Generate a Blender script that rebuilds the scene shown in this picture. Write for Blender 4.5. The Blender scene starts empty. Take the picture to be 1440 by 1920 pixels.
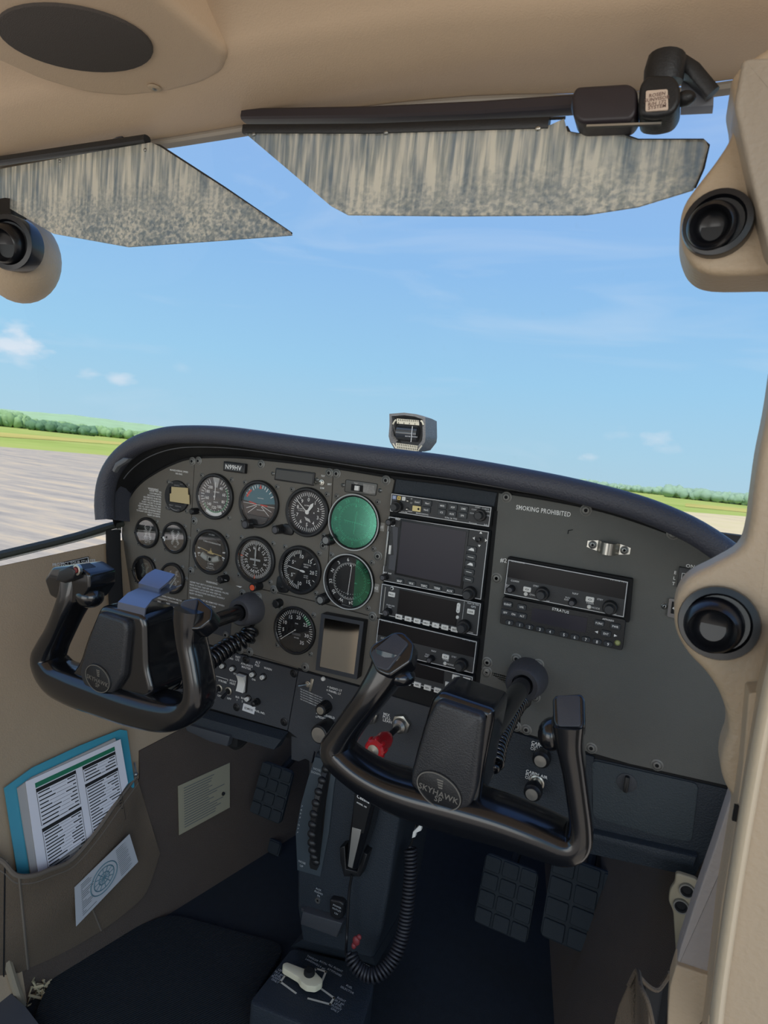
import bpy, math, random
from mathutils import Vector, Matrix, Euler
random.seed(7)
PI = math.pi
SC = bpy.context.scene
COL = SC.collection

# ------------------------------------------------------------------ camera
# world frame: X to the right along the instrument panel, Y forward through it, Z up; metres
CAM = Vector((0.376564, -0.831283, 0.077923))
RB = Matrix(((0.8987691287746602, 0.1353939941499856, -0.41699222955560206),
             (0.4281973915189397, -0.0668716645193098, 0.9012076200192677),
             (0.09413313475080994, -0.9885325724691779, -0.11807754278208583)))
FPX = 1130.4
cam_data = bpy.data.cameras.new('camera')
cam = bpy.data.objects.new('camera', cam_data); COL.objects.link(cam)
cr = Matrix.Identity(4)
for i in range(3):
    cr[i][0] = RB[i][0]; cr[i][1] = -RB[i][1]; cr[i][2] = -RB[i][2]; cr[i][3] = CAM[i]
cam.matrix_world = cr
cam_data.sensor_fit = 'HORIZONTAL'; cam_data.sensor_width = 36
cam_data.lens = FPX/1440*36
cam_data.clip_start = 0.02; cam_data.clip_end = 6000
cam_data.dof.use_dof = True; cam_data.dof.focus_distance = 0.95; cam_data.dof.aperture_fstop = 17
SC.camera = cam

# ------------------------------------------------------------------ colour helpers
def s2l(c):
    return c/12.92 if c <= 0.04045 else ((c+0.055)/1.055)**2.4
def rgb(r, g, b):
    return (s2l(r/255), s2l(g/255), s2l(b/255), 1)

# ------------------------------------------------------------------ sky (procedural, by direction only)
GN = Vector((-.008, .04, .999)).normalized()       # true vertical: the aircraft sits a little nose-up
world = bpy.data.worlds.new('sky'); SC.world = world; world.use_nodes = True
def build_sky():
    nt = world.node_tree; N = nt.nodes; L = nt.links; N.clear()
    out = N.new('ShaderNodeOutputWorld'); bg = N.new('ShaderNodeBackground')
    L.new(bg.outputs[0], out.inputs[0]); bg.inputs[1].default_value = 1.0
    tc = N.new('ShaderNodeTexCoord')
    dot = N.new('ShaderNodeVectorMath'); dot.operation = 'DOT_PRODUCT'
    L.new(tc.outputs['Generated'], dot.inputs[0]); dot.inputs[1].default_value = GN
    rp = N.new('ShaderNodeValToRGB'); L.new(dot.outputs['Value'], rp.inputs[0])
    e = rp.color_ramp.elements
    e[0].position = 0.0; e[0].color = rgb(176, 210, 228)
    e[1].position = 1.0; e[1].color = rgb(92, 132, 205)
    for p, c in ((0.05, rgb(170, 210, 232)), (0.15, rgb(157, 206, 238)), (0.30, rgb(144, 192, 238)), (0.45, rgb(143, 184, 236)), (0.62, rgb(128, 168, 229))):
        x = e.new(p); x.color = c
    # thin high wisps
    mp = N.new('ShaderNodeMapping'); mp.inputs['Scale'].default_value = (1.2, 2.6, 9.0); mp.inputs['Rotation'].default_value = (0.15, 0.25, 0.3)
    L.new(tc.outputs['Generated'], mp.inputs[0])
    nz = N.new('ShaderNodeTexNoise'); nz.inputs['Scale'].default_value = 1.9; nz.inputs['Detail'].default_value = 7; nz.inputs['Distortion'].default_value = .7
    L.new(mp.outputs[0], nz.inputs['Vector'])
    r2 = N.new('ShaderNodeValToRGB'); L.new(nz.outputs[0], r2.inputs[0])
    r2.color_ramp.elements[0].position = .55; r2.color_ramp.elements[1].position = .82
    mul = N.new('ShaderNodeMath'); mul.operation = 'MULTIPLY'; mul.inputs[1].default_value = .32; L.new(r2.outputs[0], mul.inputs[0])
    mx = N.new('ShaderNodeMix'); mx.data_type = 'RGBA'; L.new(mul.outputs[0], mx.inputs[0]); L.new(rp.outputs[0], mx.inputs[6]); mx.inputs[7].default_value = rgb(214, 228, 244)
    cur = mx.outputs[2]
    # small cumulus puffs low over the horizon
    n2 = N.new('ShaderNodeTexNoise'); n2.inputs['Scale'].default_value = 26; n2.inputs['Detail'].default_value = 5
    m2 = N.new('ShaderNodeMapping'); m2.inputs['Scale'].default_value = (1, 1, 2.2); L.new(tc.outputs['Generated'], m2.inputs[0]); L.new(m2.outputs[0], n2.inputs['Vector'])
    for (px, py, sw, amp) in ((22, 642, .034, 1.0), (30, 612, .02, .7), (172, 700, .018, .8), (216, 712, .022, .8), (345, 688, .014, .45), (1108, 858, .017, .8), (1232, 824, .024, .7), (1168, 814, .02, .5), (1245, 842, .016, .5), (40, 665, .03, .7)):
        d = (RB @ Vector(((px-720)/FPX, (py-960)/FPX, 1))).normalized()
        sb = N.new('ShaderNodeVectorMath'); sb.operation = 'SUBTRACT'; L.new(tc.outputs['Generated'], sb.inputs[0]); sb.inputs[1].default_value = d
        sc = N.new('ShaderNodeVectorMath'); sc.operation = 'MULTIPLY'; L.new(sb.outputs[0], sc.inputs[0]); sc.inputs[1].default_value = (1/sw, 1/sw, 2.3/sw)
        ln = N.new('ShaderNodeVectorMath'); ln.operation = 'LENGTH'; L.new(sc.outputs[0], ln.inputs[0])
        ma = N.new('ShaderNodeMath'); ma.operation = 'SUBTRACT'; ma.inputs[0].default_value = 1.0; L.new(ln.outputs['Value'], ma.inputs[1])
        mb = N.new('ShaderNodeMath'); mb.operation = 'MULTIPLY_ADD'; L.new(n2.outputs[0], mb.inputs[0]); mb.inputs[1].default_value = 3.4; mb.inputs[2].default_value = -1.5
        mc = N.new('ShaderNodeMath'); mc.operation = 'ADD'; L.new(ma.outputs[0], mc.inputs[0]); L.new(mb.outputs[0], mc.inputs[1])
        md = N.new('ShaderNodeMath'); md.operation = 'MULTIPLY'; md.use_clamp = True; L.new(mc.outputs[0], md.inputs[0]); md.inputs[1].default_value = amp
        me = N.new('ShaderNodeMath'); me.operation = 'MULTIPLY'; L.new(md.outputs[0], me.inputs[0]); me.inputs[1].default_value = amp*.75
        m = N.new('ShaderNodeMix'); m.data_type = 'RGBA'; L.new(me.outputs[0], m.inputs[0]); L.new(cur, m.inputs[6]); m.inputs[7].default_value = rgb(225, 233, 243)
        cur = m.outputs[2]
    L.new(cur, bg.inputs[0])
build_sky()

sun_d = bpy.data.lights.new('sun', 'SUN'); sun = bpy.data.objects.new('sun', sun_d); COL.objects.link(sun)
sun_d.energy = 3.9; sun_d.angle = math.radians(.6); sun_d.color = (1, .95, .87)
sun.location = (0, 0, 6)
sun.rotation_euler = Vector((0.04, -0.5, 1.0)).normalized().to_track_quat('Z', 'Y').to_euler()   # high, a little behind the cabin

# added fill lamps out of view, brightening the cabin from door side and rear
def add_fill_lamp(name, loc, target, w, h, watts, col):
    d = bpy.data.lights.new(name, 'AREA'); d.shape = 'RECTANGLE'; d.size = w; d.size_y = h; d.energy = watts; d.color = col
    o = bpy.data.objects.new(name, d); COL.objects.link(o); o.location = loc
    o.rotation_euler = (Vector(loc)-Vector(target)).to_track_quat('Z', 'Y').to_euler()
add_fill_lamp('door_side_fill', (1.25, -1.55, .25), (0, 0, -.05), 1.3, .8, 7.5, (1, .985, .95))
add_fill_lamp('rear_fill', (-.35, -2.1, -.1), (-.1, 0, .0), 1.3, .8, 5.5, (1, .98, .94))

SC.view_settings.view_transform = 'Standard'; SC.view_settings.look = 'None'
SC.view_settings.gamma = 1; SC.view_settings.use_curve_mapping = False
SC.view_settings.exposure = 0.0

# ------------------------------------------------------------------ pixel ray -> point on a real plane of the place
def ray(px, py):
    return RB @ Vector(((px-720)/FPX, (py-960)/FPX, 1))
def at(px, py, y=None, x=None, z=None):
    r = ray(px, py)
    if y is not None: t = (y-CAM.y)/r.y
    elif x is not None: t = (x-CAM.x)/r.x
    else: t = (z-CAM.z)/r.z
    return CAM + r*t
def pt(px, py, w=0.0):                 # panel coordinates: u right, v up, w towards the seats
    p = at(px, py, y=-w); return (p.x, p.z)
def ptz(ox, oy, s):                    # a measuring closure for a magnified crop
    return lambda zx, zy, w=0.0: pt(ox+zx/s, oy+zy/s, w)

# ------------------------------------------------------------------ materials
MATS = {}
def mat(name, col, rough=.5, metal=0, bump=0, bscale=300, var=0, vscale=8, coat=0, spec=.5, emit=None, alpha=None, sheen=0):
    if name in MATS: return MATS[name]
    m = bpy.data.materials.new(name); m.use_nodes = True; nt = m.node_tree; b = nt.nodes['Principled BSDF']
    c = rgb(*col)
    b.inputs['Base Color'].default_value = c; b.inputs['Roughness'].default_value = rough; b.inputs['Metallic'].default_value = metal
    b.inputs['Specular IOR Level'].default_value = spec; b.inputs['Coat Weight'].default_value = coat; b.inputs['Coat Roughness'].default_value = .12
    if sheen: b.inputs['Sheen Weight'].default_value = sheen
    tc = None
    if bump or var: tc = nt.nodes.new('ShaderNodeTexCoord')
    if var:
        n = nt.nodes.new('ShaderNodeTexNoise'); n.inputs['Scale'].default_value = vscale; n.inputs['Detail'].default_value = 4
        nt.links.new(tc.outputs['Object'], n.inputs['Vector'])
        mx = nt.nodes.new('ShaderNodeMix'); mx.data_type = 'RGBA'
        nt.links.new(n.outputs[0], mx.inputs[0])
        mx.inputs[6].default_value = tuple(v*(1-var) for v in c[:3])+(1,); mx.inputs[7].default_value = tuple(min(1, v*(1+var)) for v in c[:3])+(1,)
        nt.links.new(mx.outputs[2], b.inputs['Base Color'])
    if bump:
        n = nt.nodes.new('ShaderNodeTexNoise'); n.inputs['Scale'].default_value = bscale; n.inputs['Detail'].default_value = 3
        nt.links.new(tc.outputs['Object'], n.inputs['Vector'])
        bp = nt.nodes.new('ShaderNodeBump'); bp.inputs['Strength'].default_value = bump; bp.inputs['Distance'].default_value = .002
        nt.links.new(n.outputs[0], bp.inputs['Height']); nt.links.new(bp.outputs[0], b.inputs['Normal'])
    if emit:
        b.inputs['Emission Color'].default_value = rgb(*emit[:3]); b.inputs['Emission Strength'].default_value = emit[3]
    MATS[name] = m
    return m
def clear_mat(name, tint, gloss, fac, rough=.02, dirt=0):
    """thin clear sheet: mostly transparent, some real reflection"""
    if name in MATS: return MATS[name]
    m = bpy.data.materials.new(name); m.use_nodes = True; nt = m.node_tree; N = nt.nodes; L = nt.links; N.clear()
    out = N.new('ShaderNodeOutputMaterial'); tr = N.new('ShaderNodeBsdfTransparent'); tr.inputs[0].default_value = tint
    gl = N.new('ShaderNodeBsdfGlossy'); gl.inputs[0].default_value = gloss; gl.inputs['Roughness'].default_value = rough
    mx = N.new('ShaderNodeMixShader'); fr = N.new('ShaderNodeFresnel'); fr.inputs[0].default_value = 1.45
    ad = N.new('ShaderNodeMath'); ad.operation = 'MULTIPLY_ADD'; ad.inputs[1].default_value = .7; ad.inputs[2].default_value = fac; ad.use_clamp = True
    L.new(fr.outputs[0], ad.inputs[0]); L.new(ad.outputs[0], mx.inputs[0]); L.new(tr.outputs[0], mx.inputs[1]); L.new(gl.outputs[0], mx.inputs[2])
    cur = mx.outputs[0]
    if dirt:
        tc = N.new('ShaderNodeTexCoord'); n = N.new('ShaderNodeTexNoise'); n.inputs['Scale'].default_value = 60; n.inputs['Detail'].default_value = 6
        mp = N.new('ShaderNodeMapping'); mp.inputs['Scale'].default_value = (1, .3, 1); L.new(tc.outputs['Object'], mp.inputs[0]); L.new(mp.outputs[0], n.inputs['Vector'])
        r = N.new('ShaderNodeValToRGB'); r.color_ramp.elements[0].position = .66; r.color_ramp.elements[1].position = .9; L.new(n.outputs[0], r.inputs[0])
        df = N.new('ShaderNodeBsdfDiffuse'); df.inputs[0].default_value = (.5, .5, .48, 1)
        mm = N.new('ShaderNodeMath'); mm.operation = 'MULTIPLY'; mm.inputs[1].default_value = dirt; L.new(r.outputs[0], mm.inputs[0])
        m2 = N.new('ShaderNodeMixShader'); L.new(mm.outputs[0], m2.inputs[0]); L.new(cur, m2.inputs[1]); L.new(df.outputs[0], m2.inputs[2]); cur = m2.outputs[0]
    L.new(cur, out.inputs[0]); MATS[name] = m
    return m

M_panel = mat('panel_grey_paint', (104, 100, 92), .62, bump=.25, bscale=900, var=.06, vscale=30)
M_panel_r = mat('panel_blue_grey_paint', (96, 97, 93), .62, bump=.25, bscale=900, var=.06, vscale=30)
M_dark = mat('charcoal_plastic', (60, 63, 68), .55, bump=.3, bscale=700)
M_kick = mat('dark_blue_grey_plastic', (36, 44, 52), .6, bump=.5, bscale=500, var=.1)
M_black = mat('satin_black', (26, 27, 29), .42, bump=.15, bscale=600)
M_deep = mat('matte_black', (13, 14, 16), .8)
M_gloss = mat('glossy_black_plastic', (17, 18, 21), .22, coat=.7, var=.1, vscale=30)
M_pad = mat('black_leather_pad', (38, 39, 42), .42, bump=.35, bscale=700, coat=.15)
M_shield = mat('padded_vinyl', (64, 66, 75), .45, bump=.55, bscale=420)
M_radio = mat('radio_faceplate', (48, 50, 52), .5, bump=.15, bscale=800)
M_screen = mat('dark_display_glass', (12, 13, 19), .25, spec=.25)
M_screen2 = mat('grey_display_glass', (44, 43, 54), .3, spec=.3)
M_white = mat('white_print', (246, 246, 243), .6)
M_line = mat('white_line', (215, 217, 217), .5)
M_black_print = mat('black_print', (20, 20, 22), .6)
M_ivory = mat('ivory_button', (232, 232, 226), .45)
M_amber = mat('cream_button', (232, 214, 150), .5)
M_metal = mat('brushed_metal', (190, 188, 180), .32, metal=1)
M_steel = mat('zinc_screw_metal', (150, 152, 150), .4, metal=.9)
M_screw = mat('grey_screw_head', (122, 122, 118), .45, metal=.3)
M_beige = mat('beige_plastic', (206, 182, 154), .55, bump=.15, bscale=800, var=.04, vscale=5)
M_beige2 = mat('tan_plastic_trim', (180, 160, 134), .5, bump=.4, bscale=220)
M_side = mat('taupe_sidewall_vinyl', (168, 148, 122), .6, bump=.25, bscale=400, var=.08, vscale=4)
M_carpet_side = mat('grey_brown_wall_carpet', (84, 73, 64), .95, bump=1, bscale=700, var=.12, vscale=20)
M_fabric = mat('taupe_pocket_fabric', (102, 88, 72), .9, bump=.8, bscale=600, var=.1, vscale=9)
M_carpet = mat('dark_blue_carpet', (26, 34, 42), 1, bump=1, bscale=900, var=.25, vscale=60)
M_rubber = mat('pedal_rubber', (32, 40, 46), .7, bump=.3, bscale=400)
M_boss = mat('grey_boss_plastic', (76, 76, 80), .55, bump=.3, bscale=500)
M_red = mat('red_knob_plastic', (190, 24, 34), .35, coat=.4)
M_orange = mat('orange_red_rocker', (200, 80, 45), .4)
M_orangeN = mat('orange_print', (230, 96, 60), .5)
M_green = mat('green_print', (40, 130, 84), .5)
M_redN = mat('red_print', (214, 70, 60), .5)
M_paper = mat('white_paper', (226, 226, 232), .7)
M_teal = mat('teal_plastic_cover', (64, 150, 172), .35, var=.06)
M_cover = clear_mat('instrument_glass', (.98, .98, .98, 1), (1, 1, 1, 1), -.012)
M_cover_g = clear_mat('green_coated_glass', (.46, .80, .68, 1), (.34, .88, .70, 1), .15, rough=.12)
M_wind = clear_mat('windshield_perspex', (.985, .99, .995, 1), (1, 1, 1, 1), -.02, dirt=.05)
M_lcd = mat('tan_lcd', (196, 178, 132), .3)
M_skyb = mat('teal_sky_ball', (66, 118, 132), .35)
M_brown = mat('brown_ground_ball', (74, 62, 56), .4)
M_yellow = mat('pale_yellow_paint', (222, 196, 130), .5)
M_cream = mat('cream_paint', (205, 200, 180), .45)
M_grill = mat('speaker_cloth', (78, 72, 68), .9, bump=.6, bscale=1200)

# ------------------------------------------------------------------ geometry collector
def rrect(cx, cy, w, h, r=0.0, n=4):
    r = min(r, w/2-1e-6, h/2-1e-6)
    if r <= 0: return [(cx-w/2, cy-h/2), (cx+w/2, cy-h/2), (cx+w/2, cy+h/2), (cx-w/2, cy+h/2)]
    o = []
    for (sx, sy, a0) in ((1, -1, -90), (1, 1, 0), (-1, 1, 90), (-1, -1, 180)):
        for k in range(n+1):
            a = math.radians(a0+90*k/n); o.append((cx+sx*(w/2-r)+r*math.cos(a), cy+sy*(h/2-r)+r*math.sin(a)))
    return o
def ell(cx, cy, a, b=None, n=32, rot=0):
    b = a if b is None else b
    return [(cx+a*math.cos(t)*math.cos(rot)-b*math.sin(t)*math.sin(rot), cy+a*math.cos(t)*math.sin(rot)+b*math.sin(t)*math.cos(rot)) for t in [2*PI*i/n for i in range(n)]]
def area(o): return sum(o[i][0]*o[(i+1) % len(o)][1]-o[(i+1) % len(o)][0]*o[i][1] for i in range(len(o)))/2
def inset(o, d):
    n = len(o); r = []
    for i in range(n):
        a, b, c = Vector(o[i-1]), Vector(o[i]), Vector(o[(i+1) % n])
        e1 = (b-a); e2 = (c-b)
        if e1.length < 1e-9: e1 = e2
        if e2.length < 1e-9: e2 = e1
        e1 = e1.normalized(); e2 = e2.normalized()
        n1 = Vector((-e1.y, e1.x)); n2 = Vector((-e2.y, e2.x)); m = (n1+n2)
        if m.length < 1e-6: m = n1
        m = m.normalized(); k = max(.45, m.dot(n1))
        p = b+m*(d/k); r.append((p.x, p.y))
    return r
def round_poly(o, r, n=4):
    """round the corners of a polygon"""
    out = []; m = len(o)
    for i in range(m):
        a, b, c = Vector(o[i-1]), Vector(o[i]), Vector(o[(i+1) % m])
        d1 = (a-b); d2 = (c-b); q = min(r, d1.length*.45, d2.length*.45)
        p1 = b+d1.normalized()*q; p2 = b+d2.normalized()*q
        for k in range(n+1):
            t = k/n; p = p1*(1-t)**2+b*2*t*(1-t)+p2*t*t; out.append((p.x, p.y))
    return out
def crom(P, n=6, closed=False):
    """Catmull-Rom through tuples of any size"""
    P = [tuple(p) for p in P]; out = []; m = len(P)
    seg = m if closed else m-1
    for i in range(seg):
        p0 = P[(i-1) % m] if (closed or i > 0) else P[0]; p1 = P[i]; p2 = P[(i+1) % m]; p3 = P[(i+2) % m] if (closed or i+2 < m) else P[-1]
        for k in range(n):
            t = k/n
            out.append(tuple(.5*((2*b)+(-a+c)*t+(2*a-5*b+4*c-d)*t*t+(-a+3*b-3*c+d)*t**3) for a, b, c, d in zip(p0, p1, p2, p3)))
    if not closed: out.append(P[-1])
    return out
TXT = {}
def text_geo(s):
    if s in TXT: return TXT[s]
    cu = bpy.data.curves.new('t', 'FONT'); cu.body = s; cu.size = 1; cu.offset = .014; cu.space_character = 1.06; cu.resolution_u = 2
    ob = bpy.data.objects.new('t', cu); me = bpy.data.meshes.new_from_object(ob)
    v = [(p.co.x, p.co.y) for p in me.vertices]; f = [tuple(p.vertices) for p in me.polygons]
    bpy.data.objects.remove(ob); bpy.data.curves.remove(cu); bpy.data.meshes.remove(me)
    w = max([p[0] for p in v] or [0]); TXT[s] = (v, f, w)
    return TXT[s]
class MB:
    """collects primitives; frame 'P' = panel coordinates (u, v, w), 'W' = world"""
    def __init__(s, frame='P'): s.v = []; s.f = []; s.frame = frame
    def add(s, vs, fs, M=None):
        n = len(s.v)
        if M is not None: vs = [M @ Vector(p) for p in vs]
        s.v += [tuple(p) for p in vs]; s.f += [tuple(i+n for i in f) for f in fs]; return s
    def box(s, x0, x1, y0, y1, z0, z1, M=None):
        return s.add([(x, y, z) for z in (z0, z1) for y in (y0, y1) for x in (x0, x1)], [(0, 2, 3, 1), (4, 5, 7, 6), (0, 1, 5, 4), (2, 6, 7, 3), (0, 4, 6, 2), (1, 3, 7, 5)], M)
    def prism(s, o, z0, z1, bev=0, M=None, bot=True, steps=2, top=True):
        if area(o) < 0: o = o[::-1]
        loops = [(o, z0)]
        if bev > 0:
            sg = 1 if z1 > z0 else -1
            for k in range(steps+1):
                a = PI/2*k/steps; loops.append((inset(o, bev*(1-math.cos(a))), z1-sg*bev*(1-math.sin(a))))
        else: loops.append((o, z1))
        n = len(o); vs = []; fs = []
        for q, z in loops: vs += [(x, y, z) for x, y in q]
        up = z1 > z0
        for k in range(len(loops)-1):
            for i in range(n):
                j = (i+1) % n; q = (k*n+i, k*n+j, (k+1)*n+j, (k+1)*n+i); fs.append(q if up else q[::-1])
        t = tuple(range((len(loops)-1)*n, len(loops)*n)); b = tuple(range(n))
        if top: fs.append(t if up else t[::-1])
        if bot: fs.append(b[::-1] if up else b)
        return s.add(vs, fs, M)
    def frame_ring(s, o, t, z0, z1, M=None):
        """outline ring of thickness t inside o"""
        if area(o) < 0: o = o[::-1]
        i_ = inset(o, t); n = len(o)
        vs = [(x, y, z0) for x, y in o]+[(x, y, z1) for x, y in o]+[(x, y, z1) for x, y in i_]+[(x, y, z0) for x, y in i_]
        fs = []
        for k in range(n):
            j = (k+1) % n; fs += [(k, j, n+j, n+k), (n+k, n+j, 2*n+j, 2*n+k), (2*n+k, 2*n+j, 3*n+j, 3*n+k)]
        return s.add(vs, fs, M)
    def lathe(s, prof, n=24, M=None, cx=0, cy=0, sx=1, sy=1, cap=True):
        vs = []; fs = []; m = len(prof)
        for (r, z) in prof:
            for i in range(n):
                a = 2*PI*i/n; vs.append((cx+r*sx*math.cos(a), cy+r*sy*math.sin(a), z))
        for k in range(m-1):
            for i in range(n):
                j = (i+1) % n; fs.append((k*n+i, k*n+j, (k+1)*n+j, (k+1)*n+i))
        if cap and prof[0][0] > 1e-6: fs.append(tuple(range(n))[::-1])
        if cap and prof[-1][0] > 1e-6: fs.append(tuple(range((m-1)*n, m*n)))
        return s.add(vs, fs, M)
    def sweep(s, P, R, n=12, cap=True, up=(0, 0, 1), M=None, closed=False, sq=2.0):
        """tube through points P, radius R: number, list of numbers or list of (a, b)"""
        P = [Vector(p[:3]) for p in P]; m = len(P)
        if not isinstance(R, (list, tuple)): R = [R]*m
        vs = []; fs = []; prev = None
        for k in range(m):
            a = P[(k-1) % m] if (closed or k > 0) else P[k]; b = P[(k+1) % m] if (closed or k < m-1) else P[k]
            t = (b-a).normalized()
            if prev is None:
                nrm = Vector(up)-t*Vector(up).dot(t)
                if nrm.length < 1e-4: nrm = Vector((1, 0, 0))-t*t.x
            else: nrm = prev-t*prev.dot(t)
            nrm.normalize(); prev = nrm; bi = t.cross(nrm)
            ra, rb = R[k] if isinstance(R[k], (list, tuple)) else (R[k], R[k])
            for i in range(n):
                a_ = 2*PI*i/n; c, d = math.cos(a_), math.sin(a_)
                if sq != 2: c = math.copysign(abs(c)**(2/sq), c); d = math.copysign(abs(d)**(2/sq), d)
                vs.append(P[k]+nrm*(ra*c)+bi*(rb*d))
        for k in range(m if closed else m-1):
            for i in range(n):
                j = (i+1) % n; k2 = (k+1) % m; fs.append((k*n+i, k*n+j, k2*n+j, k2*n+i))
        if cap and not closed: fs += [tuple(range(n))[::-1], tuple(range((m-1)*n, m*n))]
        return s.add(vs, fs, M)
    def loft(s, loops, cap=True, M=None, closed=True):
        n = len(loops[0]); vs = []; fs = []
        for l in loops: vs += [tuple(p) for p in l]
        for k in range(len(loops)-1):
            for i in range(n if closed else n-1):
                j = (i+1) % n; fs.append((k*n+i, k*n+j, (k+1)*n+j, (k+1)*n+i))
        if cap: fs += [tuple(range(n))[::-1], tuple(range((len(loops)-1)*n, len(loops)*n))]
        return s.add(vs, fs, M)
    def sphere(s, c, rx, ry=None, rz=None, nu=16, nv=10, M=None):
        ry = rx if ry is None else ry; rz = rx if rz is None else rz
        vs = [(c[0], c[1], c[2]+rz)]; fs = []
        for j in range(1, nv):
            t = PI*j/nv
            for i in range(nu):
                a = 2*PI*i/nu; vs.append((c[0]+rx*math.sin(t)*math.cos(a), c[1]+ry*math.sin(t)*math.sin(a), c[2]+rz*math.cos(t)))
        vs.append((c[0], c[1], c[2]-rz)); e = len(vs)-1
        for i in range(nu):
            j = (i+1) % nu; fs.append((0, 1+i, 1+j)); fs.append((e, e-nu+j, e-nu+i))
        for k in range(nv-2):
            for i in range(nu):
                j = (i+1) % nu; a = 1+k*nu; fs.append((a+i, a+nu+i, a+nu+j, a+j))
        return s.add(vs, fs, M)
    def text(s, t, x, y, size, z=0.0, rot=0, al='C', sx=1.0, M=None):
        """x,y = left/centre of the line at mid height"""
        v, f, w = text_geo(t)
        off = {'C': -w/2, 'L': 0, 'R': -w}[al]; c, d = math.cos(rot), math.sin(rot)
        vs = []
        for (a, b) in v:
            a = (a+off)*size*sx; b = (b-.35)*size; vs.append((x+a*c-b*d, y+a*d+b*c, z))
        return s.add(vs, f, M)
    def tick(s, cx, cy, ang, r0, r1, w, z):
        w = w*1.5 if w < .001 else w
        """radial mark, ang clockwise from the top, degrees"""
        a = math.radians(90-ang); c, d = math.cos(a), math.sin(a); px, py = -d*w/2, c*w/2
        return s.add([(cx+r0*c-px, cy+r0*d-py, z), (cx+r1*c-px, cy+r1*d-py, z), (cx+r1*c+px, cy+r1*d+py, z), (cx+r0*c+px, cy+r0*d+py, z)], [(0, 1, 2, 3)])
    def arc(s, cx, cy, a0, a1, r0, r1, z, n=24):
        vs = []; fs = []
        for k in range(n+1):
            a = math.radians(90-(a0+(a1-a0)*k/n))
            vs += [(cx+r0*math.cos(a), cy+r0*math.sin(a), z), (cx+r1*math.cos(a), cy+r1*math.sin(a), z)]
        for k in range(n): fs.append((2*k, 2*k+1, 2*k+3, 2*k+2))
        return s.add(vs, fs)
    def flat(s, o, z):
        if area(o) < 0: o = o[::-1]
        return s.add([(x, y, z) for x, y in o], [tuple(range(len(o)))])
    def line(s, pts, w, z):
        for (a, b) in zip(pts[:-1], pts[1:]):
            a = Vector(a); b = Vector(b); d = (b-a)
            if d.length < 1e-9: continue
            q = Vector((-d.y, d.x)).normalized()*w/2; e = d.normalized()*w*.4
            a = a-e; b = b+e
            s.add([(a.x-q.x, a.y-q.y, z), (b.x-q.x, b.y-q.y, z), (b.x+q.x, b.y+q.y, z), (a.x+q.x, a.y+q.y, z)], [(0, 1, 2, 3)])
        return s

WM = {}
P2W = Matrix(((1, 0, 0, 0), (0, 0, -1, 0), (0, 1, 0, 0), (0, 0, 0, 1)))
def tag(o, label=None, cat=None, group=None, kind=None):
    if label: o['label'] = label
    if cat: o['category'] = cat
    if group: o['group'] = group
    if kind: o['kind'] = kind
    return o
def base_mat(loc, frame):
    return Matrix.Translation((loc[0], -loc[2], loc[1])) @ P2W if frame == 'P' else Matrix.Translation(loc)
def thing(name, label, cat, loc, frame='P', group=None):
    o = bpy.data.objects.new(name, None); COL.objects.link(o); o.empty_display_size = .01
    m = base_mat(loc, frame); o.matrix_world = m; WM[o.name] = m
    return tag(o, label, cat, group)
def mesh_of(name, mb, m, inv, ang=35):
    me = bpy.data.meshes.new(name)
    A = inv @ (P2W if mb.frame == 'P' else Matrix.Identity(4))
    me.from_pydata([A @ Vector(p) for p in mb.v], [], mb.f)
    me.materials.append(m); me.shade_smooth(); me.set_sharp_from_angle(angle=math.radians(ang)); me.update()
    return me
def part(name, mb, m, parent, label=None, ang=35, kind=None):
    M = WM[parent.name]
    o = bpy.data.objects.new(name, mesh_of(name, mb, m, M.inverted(), ang)); COL.objects.link(o); o.parent = parent
    WM[o.name] = M
    return tag(o, label, None, None, kind)
def solo(name, mb, m, label=None, cat=None, loc=(0, 0, 0), frame=None, group=None, kind=None, ang=35):
    M = base_mat(loc, frame or mb.frame)
    o = bpy.data.objects.new(name, mesh_of(name, mb, m, M.inverted(), ang)); COL.objects.link(o); o.matrix_world = M; WM[o.name] = M
    return tag(o, label, cat, group, kind)
def struct(name, mb, m, ang=35): return solo(name, mb, m, frame='W', kind='structure', ang=ang)

# shared small hardware: real screws as parts, all alike share a mesh
SHARED = {}
def shared_mesh(key, mb, m):
    if key not in SHARED:
        me = bpy.data.meshes.new(key); me.from_pydata(mb.v, [], mb.f); me.materials.append(m); me.shade_smooth(); me.set_sharp_from_angle(angle=math.radians(35)); SHARED[key] = me
    return SHARED[key]
def screw_mesh(r, m, key):
    if key in SHARED: return SHARED[key]
    b = MB(); b.lathe([(r*1.3, 0), (r*1.3, .0006), (r*1.02, .0012), (r*.98, .0007), (r*.9, .0008), (r*.75, .0019), (r*.40, .0023), (r*.36, .0010), (0, .0010)], 14)
    me = shared_mesh(key, b, m); me.materials.append(M_deep)  # black faces put shade into the groove and recess
    for p in me.polygons:
        if 14*2 <= p.index < 14*3 or p.index >= 14*6: p.material_index = 1
    return me
def put(name, me, parent, u, v, w, rot=0, frame='P'):
    o = bpy.data.objects.new(name, me); COL.objects.link(o); o.parent = parent
    A = WM[parent.name].inverted() @ base_mat((u, v, w), 'P') @ Matrix.Rotation(rot, 4, 'Z')
    o.matrix_local = A; WM[o.name] = WM[parent.name] @ A
    return o
def screws(parent, pts, r=.0042, w=0.0, m=None, key='big_screw', cross=True):
    me = screw_mesh(r, m or M_screw, key)
    for (u, v) in pts: put('screw', me, parent, u, v, w, random.random()*3)
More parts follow.
